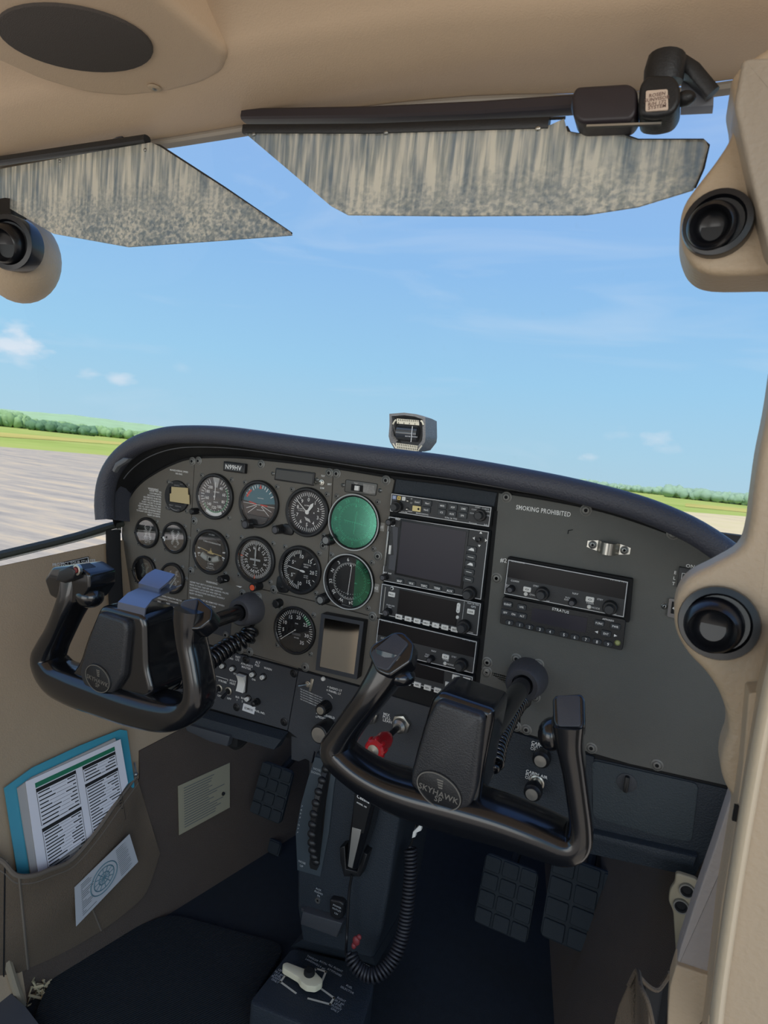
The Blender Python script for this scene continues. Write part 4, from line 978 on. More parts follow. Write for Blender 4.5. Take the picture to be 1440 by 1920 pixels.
navcom(t, [(709.7, 1159), (895.3, 1202.2), (888, 1263.7), (702.5, 1219)])
t = thing('navcom_radio', 'navigation and voice radio mounted alone on the right half of the panel', 'radio', (*pt(1062, 1103), .018))
b = MB(); o = quad4([(950, 1041), (1184, 1084), (1172, 1164), (942, 1118)], .0)
b.prism(round_poly([pt(952, 1044, .012), pt(1187, 1086, .012), pt(1180, 1168, .012), pt(944, 1117, .012)], .002, 2), .002, .012, .001); part('mounting_tray', b, M_deep, t)
navcom(t, [(952.4, 1048.1), (1178.6, 1090.1), (1170.4, 1158.6), (944.2, 1113.8)], .016)
# --- autopilot
t = thing('autopilot_controller', 'lowest unit of the centre stack, with white keys and boxed arrow key', 'radio', (*pt(795, 1275), .012))
Zs = ptz(690, 1140, 6.545); Q = lambda x, y: Zs(x, y, FW)
radio_body(t, [(702, 1222.5), (887.5, 1268.7), (882.5, 1312), (697, 1262)])
o = [Q(180, 560), Q(935, 768), Q(925, 930), Q(160, 735)]; b = MB(); b.prism(o if area(o) > 0 else o[::-1], FW, FW+.0007); part('screen', b, M_screen, t)
but(t, [Q(258, 818), Q(372, 862), Q(485, 910), Q(609, 938), Q(733, 974), Q(857, 1007), Q(1082, 850), Q(1213, 882), Q(996, 944)], .0112, .0076, M_ivory, labels=['AP', 'HDG', 'NAV', 'APR', 'REV', 'ALT', 'ARM', 'BARO', 'UP'], size=.0038, lm=M_black_print)
b = MB(); b.frame_ring([Q(950, 898), Q(1050, 920), Q(1038, 1075), Q(938, 1050)][::-1], .0006, FW, FW+.0004); part('key_box', b, M_line, t)
dkn(t, *Q(1120, 1030), .0082, .018)
# shroud below the stack and black side strip
b = MB(); b.prism([pt(908, 1140), pt(927, 958), pt(934, 958), pt(916, 1140), pt(893, 1345), pt(884, 1345)], -.0004, .0025); part('stack_side_strip', b, M_deep, ip)
# --- transponder
t = thing('transponder', 'black keypad unit with round number keys below the lone right radio', 'radio', (*pt(1055, 1166), .016))
Wn = .014; radio_body(t, [(942.5, 1119), (1173.5, 1162), (1167, 1220), (937, 1169.3)], Wn, M_black, line=False, rr=.003)
Q = lambda x, y: Z4(x, y, Wn)
o = [Q(415, 1098), Q(855, 1180), Q(838, 1298), Q(408, 1205)]; b = MB(); b.prism(o if area(o) > 0 else o[::-1], Wn, Wn+.0006); part('screen', b, M_screen2, t)
KM = mat('key_plastic_dark', (40, 46, 52), .4)
but(t, [Q(235, 1215), Q(316, 1232), Q(395, 1250), Q(477, 1268), Q(558, 1286), Q(668, 1310), Q(753, 1330), Q(842, 1348), Q(930, 1366), Q(1018, 1385)], .0118, .0072, KM, r=.0035, labels=list('0123456789'), size=.0055, W=Wn, name='number_key')
but(t, [Q(222, 1070), Q(333, 1092), Q(204, 1134), Q(268, 1148), Q(337, 1162), Q(948, 1220), Q(1075, 1246), Q(1001, 1303)], .0125, .0080, KM, r=.002, labels=['IDENT', 'VFR', 'SBY', 'ON', 'ALT', 'FUNC', 'PWR', 'ENT'], size=.0040, W=Wn, name='mode_key')
b = MB()
for (x, y, s) in ((925, 1290, -1), (1076, 1320, 1)): u, v = Q(x, y); b.add([(u-s*.0018, v-.0018, Wn+.0006), (u-s*.0018, v+.0018, Wn+.0006), (u+s*.0022, v, Wn+.0006)], [(0, 1, 2)])
u, v = Q(640, 1120); b.text('STRATUS', u, v, .0052, Wn+.0008, -.03); u, v = Q(1018, 1195); b.text('APPAREO', u, v, .0032, Wn+.0004)
part('face_print', b, M_white, t)
knob('light_sensor', t, *Q(1092, 1377), .0036, .001, mat('lens_yellow', (170, 176, 120), .3), w0=Wn)
# --- steel cup bracket on the right panel
t = thing('steel_bracket', 'shiny bent steel bracket screwed to the right panel', 'bracket', (*pt(1143, 1026), .002))
u0, v0 = Z4(897, 597); u1, v1 = Z4(1148, 640); cxm, cvm = (u0+u1)/2, (v0+v1)/2; L = math.hypot(u1-u0, v1-v0); ang = math.atan2(v1-v0, u1-u0)
b = MB(); prof = []
H = L/2
pth = [(-H-.007, .0028), (-H+.006, .0028)]+[(-H*.55*math.cos(a)*1.0, .003+.020*math.sin(a)) for a in [PI*k/14 for k in range(1, 14)]]+[(H-.006, .0028), (H+.007, .0028)]
hh = .0075
top = []; 
for k, (x, w) in enumerate(pth):
    e = 1.0 if 1 < k < len(pth)-2 else (.93 if k in (1, len(pth)-2) else .55)
    top.append((x, w, hh*e))
def bandpts(sgn, dw): return [(x, sgn*h_, w+dw) for x, w, h_ in top]
MR = Matrix.Translation((cxm, cvm, 0)) @ Matrix.Rotation(ang, 4, 'Z')
b.loft([[(x, h_, w), (x, -h_, w), (x, -h_, w-.0009), (x, h_, w-.0009)] for x, w, h_ in top], M=MR); part('band', b, M_metal, t)
screws(t, [(u0, v0), (u1, v1)], .0042, .0028, M_steel, 'steel_screw')
# --- beacon switch and hour meter at the right edge
u, v = pt(1296, 1083); t = thing('beacon_switch', 'black slide switch under the word ON by the right post', 'switch', (u, v, .002))
Zr = ptz(1180, 860, 4.365)
b = MB(); b.prism([Zr(*q) for q in ((408, 880), (640, 915), (620, 1085), (388, 1050))][::-1], .0018, .007, .001); part('housing', b, M_black, t)
b = MB(); b.frame_ring([Zr(*q, .007) for q in ((432, 935), (620, 965), (610, 1015), (422, 985))][::-1], .0006, .007, .0074); part('slot_line', b, M_line, t)
b = MB(); b.prism([Zr(*q, .007) for q in ((465, 952), (520, 962), (512, 990), (458, 982))][::-1], .0068, .012, .0005); part('slider', b, mat('slider_grey', (170, 165, 158), .5), t)
u, v = pt(1268, 1139); t = thing('hour_meter', 'small grey framed counter half hidden by the right post', 'meter', (u, v, .002))
b = MB(); b.prism(round_poly([Zr(*q) for q in ((325, 1135), (520, 1170), (505, 1330), (308, 1285))][::-1], .002), .0018, .0055, .0006); part('frame', b, mat('meter_grey', (128, 124, 122), .5), t)
b = MB(); b.prism([Zr(*q, .0055) for q in ((350, 1168), (500, 1195), (490, 1290), (338, 1265))][::-1], .005, .0062); part('window', b, M_deep, t)
b = MB(); u, v = Zr(362, 1222, .006); b.text('4', u, v, .0055, .0065, PI/2*0); u, v = Zr(360, 1252, .006); b.text('HOURS', u+.006, v, .0026, .0065); part('digits', b, M_white, t)
screws(t, [Zr(287, 1205)], .0030, .002, M_steel, 'small_screw3')
u, v = Z4(712, 495); b = MB(); b.prism([(u-.002, v-.003), (u-.001, v-.003), (u-.001, v+.001), (u+.004, v+.003), (u+.004, v+.004), (u-.002, v+.002)], .002, .0028); part('panel_nick', b, M_deep, ip)

# --- small portable engine monitor screen
t = thing('engine_monitor', 'portrait framed black screen reflecting the cabin, beside the engine speed dial', 'display', (*pt(640, 1210), .012))
W_ = .016
o = [Z6(165, 45, W_), Z6(485, 100, W_), Z6(425, 540, W_), Z6(110, 465, W_)]; o = [pt(603, 1150, W_), pt(683, 1165, W_), pt(670, 1274, W_), pt(592, 1256, W_)]
o = o if area(o) > 0 else o[::-1]
b = MB(); b.prism(round_poly(o, .002, 2), .002, W_, .001); part('case', b, M_black, t)
b = MB(); b.frame_ring(inset(o, .0003), .0060, W_-.0002, W_+.0016); part('frame', b, mat('frame_charcoal', (54, 58, 64), .4), t)
b = MB(); b.prism(inset(o, .0062), W_-.0001, W_+.0002); part('screen', b, mat('mirror_screen', (190, 188, 184), .08, metal=1), t)
knob('round_button', t, *Z6(184, 531, .004), .0036, .004, M_ivory, w0=.003)
# ================================================================== switches and breakers
def breaker(u, v, label, lab, w=.0035, group='circuit breakers on the switch sheet', r=.0052, sz=.0052):
    t = thing('circuit_breaker', label, 'breaker', (u, v, w), group=group)
    b = MB(); b.lathe([(r*1.2, w), (r*1.2, w+.0018), (r*.95, w+.003), (r*.8, w+.003)], 16, cx=u, cy=v); part('collar', b, M_black, t)
    b = MB(); b.lathe([(r*.74, w+.002), (r*.74, w+.0065), (r*.66, w+.0072), (0, w+.0072)], 16, cx=u, cy=v); part('button', b, M_ivory, t)
    b = MB(); b.text(lab, u, v, sz, w+.0074); part('rating', b, M_black_print, t)
S7 = lambda x, y: Z7(x, y, .0035)
for (x, y, lab, txt) in ((285, 235, '5', 'breaker under GPS, leftmost of the upper breaker row'), (366, 256, '5', 'breaker second from the left in the upper breaker row'), (443, 275, '5', 'breaker third from the left in the upper breaker row'), (520, 295, '2', 'breaker at the right end of the upper row, by the yoke handle')):
    breaker(*Z7(x, y, .0035), 'white round '+txt, lab)
for (x, y, lab, txt) in ((538, 635, '1', 'breaker right of the orange master switch'), (955, 757, '5', 'breaker left of the one under INST LTS'), (1045, 782, '4', 'breaker under INST LTS'), (1225, 833, '5', 'breaker under ALT FLD'), (1318, 857, '5', 'breaker under WARN, last of its row'), (1182, 1052, '5', 'breaker under BUS 2 below the white rocker')):
    breaker(*Z7(x, y, .0035), 'white round '+txt, lab)
u, v = Z7(1265, 1080, .0035)
t = thing('circuit_breaker', 'black capped breaker numbered 2 beside the fuel quantity print', 'breaker', (u, v, .0035))
b = MB(); b.lathe([(.0062, .0035), (.0062, .009), (.0045, .009), (.0045, .018), (.003, .019), (0, .019)], 16, cx=u, cy=v); part('collar', b, M_black, t)
for (x, y, txt) in ((838, 940, 'under NAV, beside the yoke handle'), (922, 962, 'under STROBE, middle of the row'), (1005, 985, 'under PITOT HEAT, last of the row')):
    u, v = Z7(x, y, .0035); t = thing('toggle_switch', 'black toggle switch with bright ring '+txt, 'switch', (u, v, .0035), group='toggle switches on the switch sheet')
    b = MB(); b.lathe([(.0076, .0035), (.0076, .0058), (.0054, .0064), (.0050, .0048)], 20, cx=u, cy=v, cap=False); part('ring', b, M_metal, t)
    b = MB(); b.lathe([(.0052, .0036), (.0052, .0052), (0, .0054)], 16, cx=u, cy=v); part('boot', b, M_deep, t)
    b = MB(); b.sweep([(u, v, .005), (u-.001, v-.004, .012), (u-.002, v-.0085, .019)], [.0020, .0026, .0036], 12); part('bat', b, M_black, t)
def rocker(label, qs, m):
    u, v = qs; t = thing('rocker_switch', label, 'switch', (u, v, .0035))
    b = MB(); b.prism(rrect(u, v, .0205, .0345, .0015), .0034, .0062, .0008); part('bezel', b, M_black, t)
    b = MB(); pr = []
    for k in range(9):
        a = -1+2*k/8; y_ = a*.0150; z_ = .0080+.0075*(a*a)**.8*(1.0 if a > 0 else .55); pr.append((y_, z_))
    b.loft([[(u-.0078, v+y_, .0050), (u-.0078, v+y_, z_), (u+.0078, v+y_, z_), (u+.0078, v+y_, .0050)] for y_, z_ in pr]); part('rocker', b, m, t)
    return t
rocker('orange red master rocker switch behind the left yoke', Z7(438, 712, .006), M_orange)
t = rocker('large white avionics rocker switch on the lower switch sheet', Z7(1122, 912, .006), M_ivory)
b = MB(); W3 = .0039
for s, x, y, z in (('GPS', 296, 186, .0042), ('NAV', 378, 182, .0042), ('COM 1', 376, 205, .0042), ('NAV', 458, 200, .0042), ('COM 2', 458, 224, .0042), ('XPNDR', 530, 243, .0042), ('MASTER', 480, 580, .0048), ('ON', 388, 632, .0045), ('ON', 525, 672, .0045), ('FUEL', 530, 742, .0045), ('PUMP', 530, 762, .0045), ('OFF', 590, 925, .0045),
                   ('TURN', 1008, 668, .0042), ('COORD', 1008, 690, .0046), ('INST', 1085, 682, .0050), ('LTS', 1080, 706, .0050), ('ALT', 1265, 730, .0055), ('FLD', 1258, 756, .0055), ('WARN', 1354, 786, .0052), ('AVIONICS', 1165, 752, .0054), ('MASTER', 1160, 778, .0054), ('ON', 1060, 832, .0045), ('ON', 1226, 884, .0048),
                   ('NAV', 860, 872, .0050), ('STROBE', 946, 900, .0050), ('PITOT', 1040, 898, .0050), ('HEAT', 1037, 921, .0050), ('OFF', 832, 1002, .0050), ('OFF', 918, 1030, .0050), ('OFF', 1006, 1055, .0050), ('BUS', 1080, 1042, .0046), ('1', 1076, 1066, .0046), ('BUS', 1130, 1052, .0046), ('2', 1124, 1080, .0046), ('2', 1250, 1078, .0060), ('BAT', 325, 665, .0038)):
    u, v = Z7(x, y, W3); b.text(s, u, v, z, W3, -.0)
b.line([Z7(812, 822, W3), Z7(820, 832, W3), Z7(996, 884, W3), Z7(992, 898, W3)], .0007, W3)
u, v = Z5(937, 588, W3); b.text('FUEL IND.', u, v, .0048, W3)
part('switch_print', b, M_white, ip)
u, v = Z5(858, 565, .0035); b = MB(); b.prism([Z5(*q, .0035) for q in ((822, 524), (906, 553), (896, 604), (812, 574))], .0034, .0040)
t = solo('label_tape', b, mat('white_tape', (222, 224, 226), .6), 'white tape reading EDM930 below the white rocker switch', 'label', (u, v, .0035))
b = MB(); b.text('EDM930', u, v, .0058, .0042, -.02, sx=.85); part('lettering', b, M_black_print, t)
# --- centre sheet: static toggle, dimmers, throttle, mixture
S6 = lambda x, y, w=.003: Z6(x, y, w)
u, v = S6(72, 570); t = toggle('toggle_switch', 'chrome guarded toggle on a small bright plate, left of the radio dimmer', u, v, .95, bat=(-.8, -.1), w=.003)
b = MB(); b.prism([S6(95, 528), S6(116, 532), S6(98, 628), S6(78, 622)][::-1], .003, .0045, .0004); part('guard_plate', b, M_metal, t)
u, v = S6(212, 735); t = thing('dimmer_knob', 'black knob with silver cap under the RADIO LT print', 'knob', (u, v, .003))
knob('knob_body', t, u, v, .0098, .021, M_black, w0=.003, ribs=14); b = MB(); b.lathe([(.0066, .0238), (.0062, .0246), (0, .0247)], 20, cx=u, cy=v); part('silver_cap', b, M_metal, t)
c0 = pt(600, 1376, .03); u, v = c0; t = thing('throttle_control', 'large black cylinder knob with spun silver face at the pedestal top', 'knob', (u, v, .003))
b = MB(); b.lathe([(.0155, .003), (.0155, .031), (.0150, .0335), (.0135, .0345), (.0125, .0338)], 28, cx=u, cy=v); part('knob_body', b, M_black, t)
b = MB(); b.lathe([(.0126, .0336), (.0124, .0352), (0, .0354)], 28, cx=u, cy=v); part('silver_face', b, mat('spun_aluminium', (205, 205, 205), .25, metal=1), t)
for rows in ((('+', 220, 590, .005), ('O', 215, 615, .004), ('RADIO LT', 278, 607, .0050), ('PANEL LT', 272, 632, .0050)), (('+', 137, 790, .005), ('O', 133, 816, .004), ('GLARESHIELD', 205, 805, .0052), ('PEDESTAL', 190, 828, .0052)), (('MIX', 660, 798, .0062), ('PULL', 662, 822, .0062), ('LEAN', 665, 847, .0062))):
    b = MB()
    for s, x, y, z in rows: u, v = S6(x, y); b.text(s, u, v, z, .0034)
    part('control_print', b, M_white, ip)
b = MB(); b.arc(*S6(215, 690), 0, 60, .0105, .0112, .0034, 8); part('dial_arc', b, M_white, ip)
b = MB()
for i in range(5): u, v = S6(95, 640+i*19); b.text('FOR USE WITH DIMMING CIRCUIT ONLY', u, v, .0030, .0034, -.10, sx=.75)
part('control_print', b, M_line, ip)
def nut(t, u, v, w, r=.0155, hh=.008):
    b = MB(); b.prism([(u+r*math.cos(PI/3*k+.3), v+r*math.sin(PI/3*k+.3)) for k in range(6)], w-.0008, w+hh, .0012); part('hex_nut', b, M_metal, t)
    b = MB(); b.lathe([(r*.72, w+hh), (r*.70, w+hh+.008), (r*.45, w+hh+.012), (r*.3, w+hh+.012)], 24, cx=u, cy=v); part('bushing', b, mat('nickel_bushing', (176, 174, 168), .35, metal=.9), t)
u, v = pt(753, 1357, .006); t = thing('mixture_control', 'red lobed plunger on a black rod with hexagonal nut', 'control', (u, v, .003))
nut(t, u, v, .003)
b = MB(); b.sweep([(u, v, .015), (u, v, .060)], .0042, 12); part('rod', b, M_black, t)
b = MB(); P_ = [(0, .0052), (.052, .0055), (.056, .010), (.066, .0125), (.076, .0120), (.086, .0145), (.098, .0145), (.101, .012)]
b.lathe([(r_, .003+z_) for z_, r_ in P_[1:]], 24, cx=u, cy=v)
for k in range(8):
    a = 2*PI*k/8; b.sphere((u+.0135*math.cos(a), v+.0135*math.sin(a), .094), .0035, .0035, .007, 8, 6)
part('red_knob', b, M_red, t)
b = MB(); b.lathe([(.0085, .1035), (.0085, .105), (0, .106)], 20, cx=u, cy=v); part('knob_face', b, M_metal, t)
u, v = pt(693, 1340, .006); t = thing('throttle_bushing', 'second bright hexagonal nut with bushing, behind the right yoke handle', 'fitting', (u, v, .003)); nut(t, u, v, .003)
b = MB(); b.sweep([(u, v, .015), (u, v, .045)], .0042, 12); part('rod', b, M_steel, t)
# --- heater knobs
S8 = lambda x, y, w=.004: Z8(x, y, w)
for rows in ((('CABIN HT', 655, 918), ('PULL', 652, 945), ('ON', 645, 972)), (('CABIN AIR', 605, 1177), ('PULL', 602, 1205), ('ON', 597, 1232))):
    b = MB()
    for s, x, y in rows: u, v = S8(x, y); b.text(s, u, v, .0060, .0038, -.02, 'L')
    part('heater_print', b, M_white, ip)
for x, y, w, lab in ((735, 1092, .022, 'black pull knob with silver face under CABIN HT'), (657, 1392, .040, 'black pull knob with silver face under CABIN AIR, pulled out further')):
    u, v = Z8(x, y, w); t = thing('heater_knob', lab, 'knob', (u, v, .004), group='heater pull knobs')
    if w > .03:
        uu, vv = u, v; b = MB(); b.lathe([(.0105, .0036), (.0105, .0066), (.0085, .0075), (.0075, .0066)], 24, cx=uu, cy=vv); b.lathe([(.0060, .004), (.0060, .011), (.0045, .011)], 20, cx=uu, cy=vv); part('collar', b, M_metal, t)
        b = MB(); b.sweep([(u, v, .008), (u, v, .030)], .0035, 10); part('rod', b, M_steel, t)
    b = MB(); b.lathe([(.0115, w-.018), (.0125, w-.012), (.0118, w-.004), (.0088, w-.001), (.0086, w)], 24, cx=u, cy=v); part('knob_body', b, M_black, t)
    b = MB(); b.lathe([(.0084, w-.0005), (.0080, w+.0008), (0, w+.0010)], 24, cx=u, cy=v); part('silver_face', b, M_metal, t)
# --- glovebox
t = thing('glovebox', 'dark glovebox door with turn latch at the lower right', 'glovebox', (*pt(1220, 1530), .003))
b = MB(); o = [pt(1108, 1420), pt(1180, 1436), pt(1368, 1480), pt(1340, 1605), pt(1310, 1645), pt(1106, 1600)]
b.prism(o if area(o) > 0 else o[::-1], -.10, .0015, .001); part('surround', b, M_kick, t)
Zg = ptz(1080, 1400, 3.692)
o = [Zg(*q) for q in ((110, 85), (850, 250), (800, 650), (640, 625), (120, 480))]; b = MB(); b.prism(round_poly(o if area(o) > 0 else o[::-1], .008), .001, .0042, .001); part('door', b, mat('glovebox_door_plastic', (54, 63, 68), .6, bump=.5, bscale=500), t)
u, v = Zg(352, 238); b = MB(); b.lathe([(.0125, .0040), (.0125, .0052), (.0105, .006), (0, .006)], 24, cx=u, cy=v); l_ = part('latch', b, M_dark, t); b = MB(); b.prism(rrect(u, v, .0058, .0215, .002), .006, .012, .001); part('latch_grip', b, M_black, l_)
b = MB(); o = [Zg(*q, .012) for q in ((100, 590), (840, 760), (815, 840), (100, 650))]; b.prism(o if area(o) > 0 else o[::-1], -.02, .014, .004); part('lower_bolster', b, M_kick, t)
# ================================================================== control yokes
def A(px, py, y): return at(px, py, y=y)
def sw(b, pts, n=5, seg=20, sq=3.1, up=(0, -1, 0)):
    """pts: (px, py, y, ra (towards viewer), rb (across))"""
    P = [(*A(p[0], p[1], p[2]), p[3], p[4]) for p in pts]; P = crom(P, n)
    b.sweep([p[:3] for p in P], [(p[3]*1.2, p[4]) for p in P], seg, up=up, sq=sq)
def wo(px, y): # outline in the plane y -> (X, Z)
    return [(A(q[0], q[1], y).x, A(q[0], q[1], y).z) for q in px]
def wprism(b, o, yb, yf, bev=.003, steps=3):
    """prism between world planes y=yb (back) and y=yf (front, nearer the seats); o in (X, Z)"""
    bb = MB(); bb.prism(o, -yb, -yf, bev, steps=steps); b.add([(x, -w, z) for x, z, w in bb.v], bb.f)
def planeprism(b, px, O, N, o0, o1, bev=0.0, rr=0):
    """solid standing on a tilted plane through O with normal N (towards the viewer)"""
    N = Vector(N).normalized(); O = Vector(O); ex = (Vector((1, 0, 0))-N*N.x).normalized(); ey = N.cross(ex); out = []
    for q in px:
        r = ray(q[0], q[1]); p = CAM+r*(((O-CAM).dot(N)+o1)/r.dot(N))-O; out.append((p.dot(ex), p.dot(ey)))
    if rr: out = round_poly(out, rr)
    bb = MB(); bb.prism(out, o0, o1, bev, steps=3); b.add([O+ex*x+ey*y+N*z for x, y, z in bb.v], bb.f)
def boss(t, c, shaft_end):
    b = MB(); b.lathe([(.0285, .002), (.0275, .012), (.0235, .034), (.0205, .037), (.0145, .036), (.0140, .030)], 28, cx=c[0], cy=c[1]); part('shaft_boss', b, M_boss, t)
    b = MB('W'); b.sweep([(c[0], -.01, c[1]), (c[0], shaft_end, c[1])], .0125, 20); part('control_shaft', b, M_gloss, t)
def logo(b, cx, cz, s, y):
    for k in range(4):
        z0 = cz+s*(.9-.42*k); b.add([(cx-s*(.55-.12*k), y, z0), (cx+s*.62, y, z0), (cx+s*.62, y, z0-s*.26), (cx-s*(.40-.12*k), y, z0-s*.26)], [(0, 1, 2, 3)])
def wtext(b, s, x, z, size, y, rot=0, sx=1):
    tb = MB(); tb.text(s, x, z, size, 0, rot, 'C', sx); b.add([(q[0], y, q[1]) for q in tb.v], tb.f)
def yoke(label, c, arms, hub_body, hub_pad, emblem, yf, lcap, rcap, lobes, loc):
    t = thing('control_yoke', label, 'yoke', loc, 'W')
    boss(t, c, -.235)
    b = MB('W')
    for a in arms: sw(b, a)
    part('handle_frame', b, M_gloss, t, ang=60)
    o = wo(hub_body, yf+.006); b = MB('W'); wprism(b, round_poly(o, .010), yf+.058, yf+.004, .007, 4); part('hub', b, M_gloss, t)
    o = wo(hub_pad, yf-.004); b = MB('W'); wprism(b, round_poly(o, .007), yf+.006, yf-.006, .005, 4); p = part('hub_pad', b, M_pad, t)
    (ex, ey, ea, eb, rot) = emblem; q = A(ex, ey, yf-.007)
    b = MB('W'); wprism(b, ell(q.x, q.z, ea, eb, 36, rot), yf-.003, yf-.0078, .0012, 2); em = part('emblem', b, M_black, t)
    rb = MB(); rb.frame_ring(ell(q.x, q.z, ea*.97, eb*.97, 36, rot), .0010, -(yf-.0072), -(yf-.0086)); b = MB('W'); b.add([(x, -w, z) for x, z, w in rb.v], rb.f)
    tb = b; wtext(tb, 'SKYHAWK', q.x, q.z-eb*.14, ea*.34, yf-.0082, -.08, 1.0); wtext(tb, 'SP', q.x+.0005, q.z-eb*.5, ea*.32, yf-.0082, -.08, 1.0); logo(tb, q.x, q.z+eb*.38, ea*.24, yf-.0082)
    part('emblem_print', b, mat('emblem_silver', (150, 148, 142), .35, metal=.8), em)
    for nm, (oc, y0, y1, face) in (('left_cap', lcap), ('right_cap', rcap)):
        if face:
            mx_, my_ = sum(q[0] for q in face)/len(face), sum(q[1] for q in face)/len(face); O_ = A(mx_, my_, y1+.006); NN = (0, -1, .85)
            b = MB('W'); planeprism(b, oc, O_, NN, -.022, .0, .003, .004); k = part('grip_cap', b, M_gloss, t)
            b = MB('W'); planeprism(b, face, O_, NN, -.001, .0028, .0008, .003); part('cap_insert', b, mat('insert_plastic', (58, 61, 68), .34, bump=.1, bscale=600), k)
        else:
            b = MB('W'); wprism(b, round_poly(wo(oc, (y0+y1)/2), .004), y0, y1, .004, 3); k = part('grip_cap', b, M_gloss, t)
    for (lx, ly, y, r1, r2, r3, m) in lobes:
        q = A(lx, ly, y); b = MB('W'); b.sphere(q, r1, r2, r3, 20, 12); part('thumb_rest', b, m, t)
    return t
Y = -.27
yl = yoke('left black control yoke before the six round dials', (pt(473, 1140)[0], pt(473, 1140)[1]),
 [[(150, 1085, Y+.01, .020, .019), (143, 1115, Y+.005, .019, .017), (128, 1150, Y, .017, .0145), (112, 1185, Y, .0165, .0145), (98, 1213, Y, .0175, .0165), (92, 1238, Y, .019, .020), (112, 1268, Y, .021, .023), (150, 1286, Y, .023, .025), (200, 1302, Y, .024, .025), (262, 1322, Y, .024, .024), (318, 1334, Y, .023, .0215), (352, 1332, Y, .021, .0175), (371, 1315, Y, .0195, .0155), (375, 1285, Y, .0185, .0145), (368, 1240, Y, .0175, .0140), (360, 1200, Y, .0175, .0145), (360, 1165, Y, .019, .0175), (362, 1140, Y, .019, .019)]],
 [(190, 1134), (268, 1153), (274, 1170), (276, 1250), (288, 1300), (250, 1330), (180, 1318), (120, 1285), (150, 1240), (164, 1195)],
 [(186, 1147), (236, 1163), (240, 1180), (231, 1270), (212, 1300), (188, 1303), (160, 1288), (149, 1262), (165, 1205)],
 (184, 1272, .0235, .0180, -.22), -.288,
 ([(108, 1082), (122, 1060), (168, 1056), (192, 1072), (192, 1098), (176, 1122), (150, 1130), (118, 1112)], Y+.030, Y-.012, None),
 ([(327, 1168), (343, 1124), (372, 1120), (398, 1142), (394, 1162), (372, 1180), (345, 1180)], Y+.026, Y-.012, [(326, 1163), (341, 1128), (370, 1123), (362, 1160), (336, 1168)]),
 [(168, 1118, Y+.004, .020, .018, .016, M_gloss), (352, 1178, Y+.006, .017, .016, .018, M_gloss)], (pt(473, 1140)[0], -.27, -.3))
# push to talk switch and red button on the left horn
b = MB('W'); wprism(b, wo([(112, 1088), (118, 1068), (138, 1060), (150, 1068), (146, 1084), (128, 1092)], -.285), -.26, -.292, .003); part('switch_housing', b, M_black, yl)
q = A(148, 1068, -.285); b = MB('W'); bb = MB(); bb.lathe([(.0075, .285), (.0075, .289), (.005, .2895), (.004, .288)], 14, cx=q.x, cy=q.z); b.add([(x, -w, z) for x, z, w in bb.v], bb.f); k = part('button_ring', b, M_metal, yl)
b = MB('W'); bb = MB(); bb.lathe([(.0038, .286), (.0038, .2905), (0, .291)], 12, cx=q.x, cy=q.z); b.add([(x, -w, z) for x, z, w in bb.v], bb.f); part('red_button', b, mat('dark_red_button', (110, 30, 30), .4), k)
yr = yoke('right black control yoke before the radio stack and pedestal', (pt(990, 1269)[0], pt(990, 1269)[1]),
 [[(738, 1225, Y+.012, .020, .020), (728, 1258, Y+.006, .019, .0175), (700, 1302, Y, .0175, .0145), (668, 1345, Y, .017, .0135), (645, 1378, Y, .017, .0140), (634, 1405, Y, .018, .0160), (668, 1438, Y, .019, .0160), (720, 1468, Y, .021, .0175), (780, 1490, Y, .023, .020), (860, 1512, Y, .023, .021), (940, 1535, Y, .022, .0195), (1010, 1560, Y, .021, .0175), (1060, 1578, Y, .020, .0150), (1085, 1570, Y, .019, .0125), (1090, 1540, Y, .018, .0105), (1084, 1490, Y, .0175, .0105), (1076, 1435, Y, .0175, .0110), (1068, 1390, Y, .018, .0125), (1066, 1350, Y, .019, .0150)]],
 [(824, 1297), (926, 1332), (926, 1352), (908, 1440), (898, 1512), (850, 1532), (786, 1508), (765, 1470), (782, 1400), (808, 1312)],
 [(820, 1312), (903, 1340), (908, 1352), (893, 1480), (882, 1512), (850, 1524), (800, 1502), (770, 1470), (772, 1448), (800, 1350)],
 (823, 1482, .0245, .0172, -.28), -.288,
 ([(690, 1224), (697, 1208), (738, 1184), (756, 1184), (776, 1206), (770, 1240), (728, 1268), (705, 1258)], Y+.024, Y-.012, [(695, 1223), (740, 1186), (766, 1206), (726, 1257), (704, 1250)]),
 ([(1036, 1310), (1042, 1303), (1090, 1300), (1097, 1310), (1098, 1362), (1085, 1374), (1050, 1372), (1037, 1355)], Y+.026, Y-.012, [(1043, 1304), (1087, 1303), (1089, 1362), (1046, 1362)]),
 [(748, 1266, Y+.006, .018, .016, .0105, M_gloss), (1034, 1376, Y+.004, .0125, .016, .0155, M_gloss)], (pt(990, 1269)[0], -.27, -.3))

# metal clip on the left yoke
t = thing('chart_clip', 'blue grey metal spring clip standing on top of the left yoke hub', 'clip', A(270, 1110, -.25), 'W')
M_clip = mat('clip_metal', (128, 136, 156), .3, metal=.7)
def strip(P0, P1, th=.002):
    """loft between two edge polylines (lists of world points) with thickness"""
    P0 = [Vector(p) for p in P0]; P1 = [Vector(p) for p in P1]; L_ = []
    for i, (a, c_) in enumerate(zip(P0, P1)):
        d = (P0[min(i+1, len(P0)-1)]-P0[max(i-1, 0)]).normalized(); n = (c_-a).normalized().cross(d).normalized()*th
        L_.append([a, c_, c_+n, a+n])
    return L_
b = MB('W'); b.loft(strip([A(222, 1143, -.278), A(223, 1130, -.279), A(240, 1114, -.262), A(292, 1090, -.205)], [A(272, 1160, -.278), A(274, 1142, -.279), A(286, 1126, -.262), A(332, 1102, -.205)])); part('strap', b, M_clip, t)
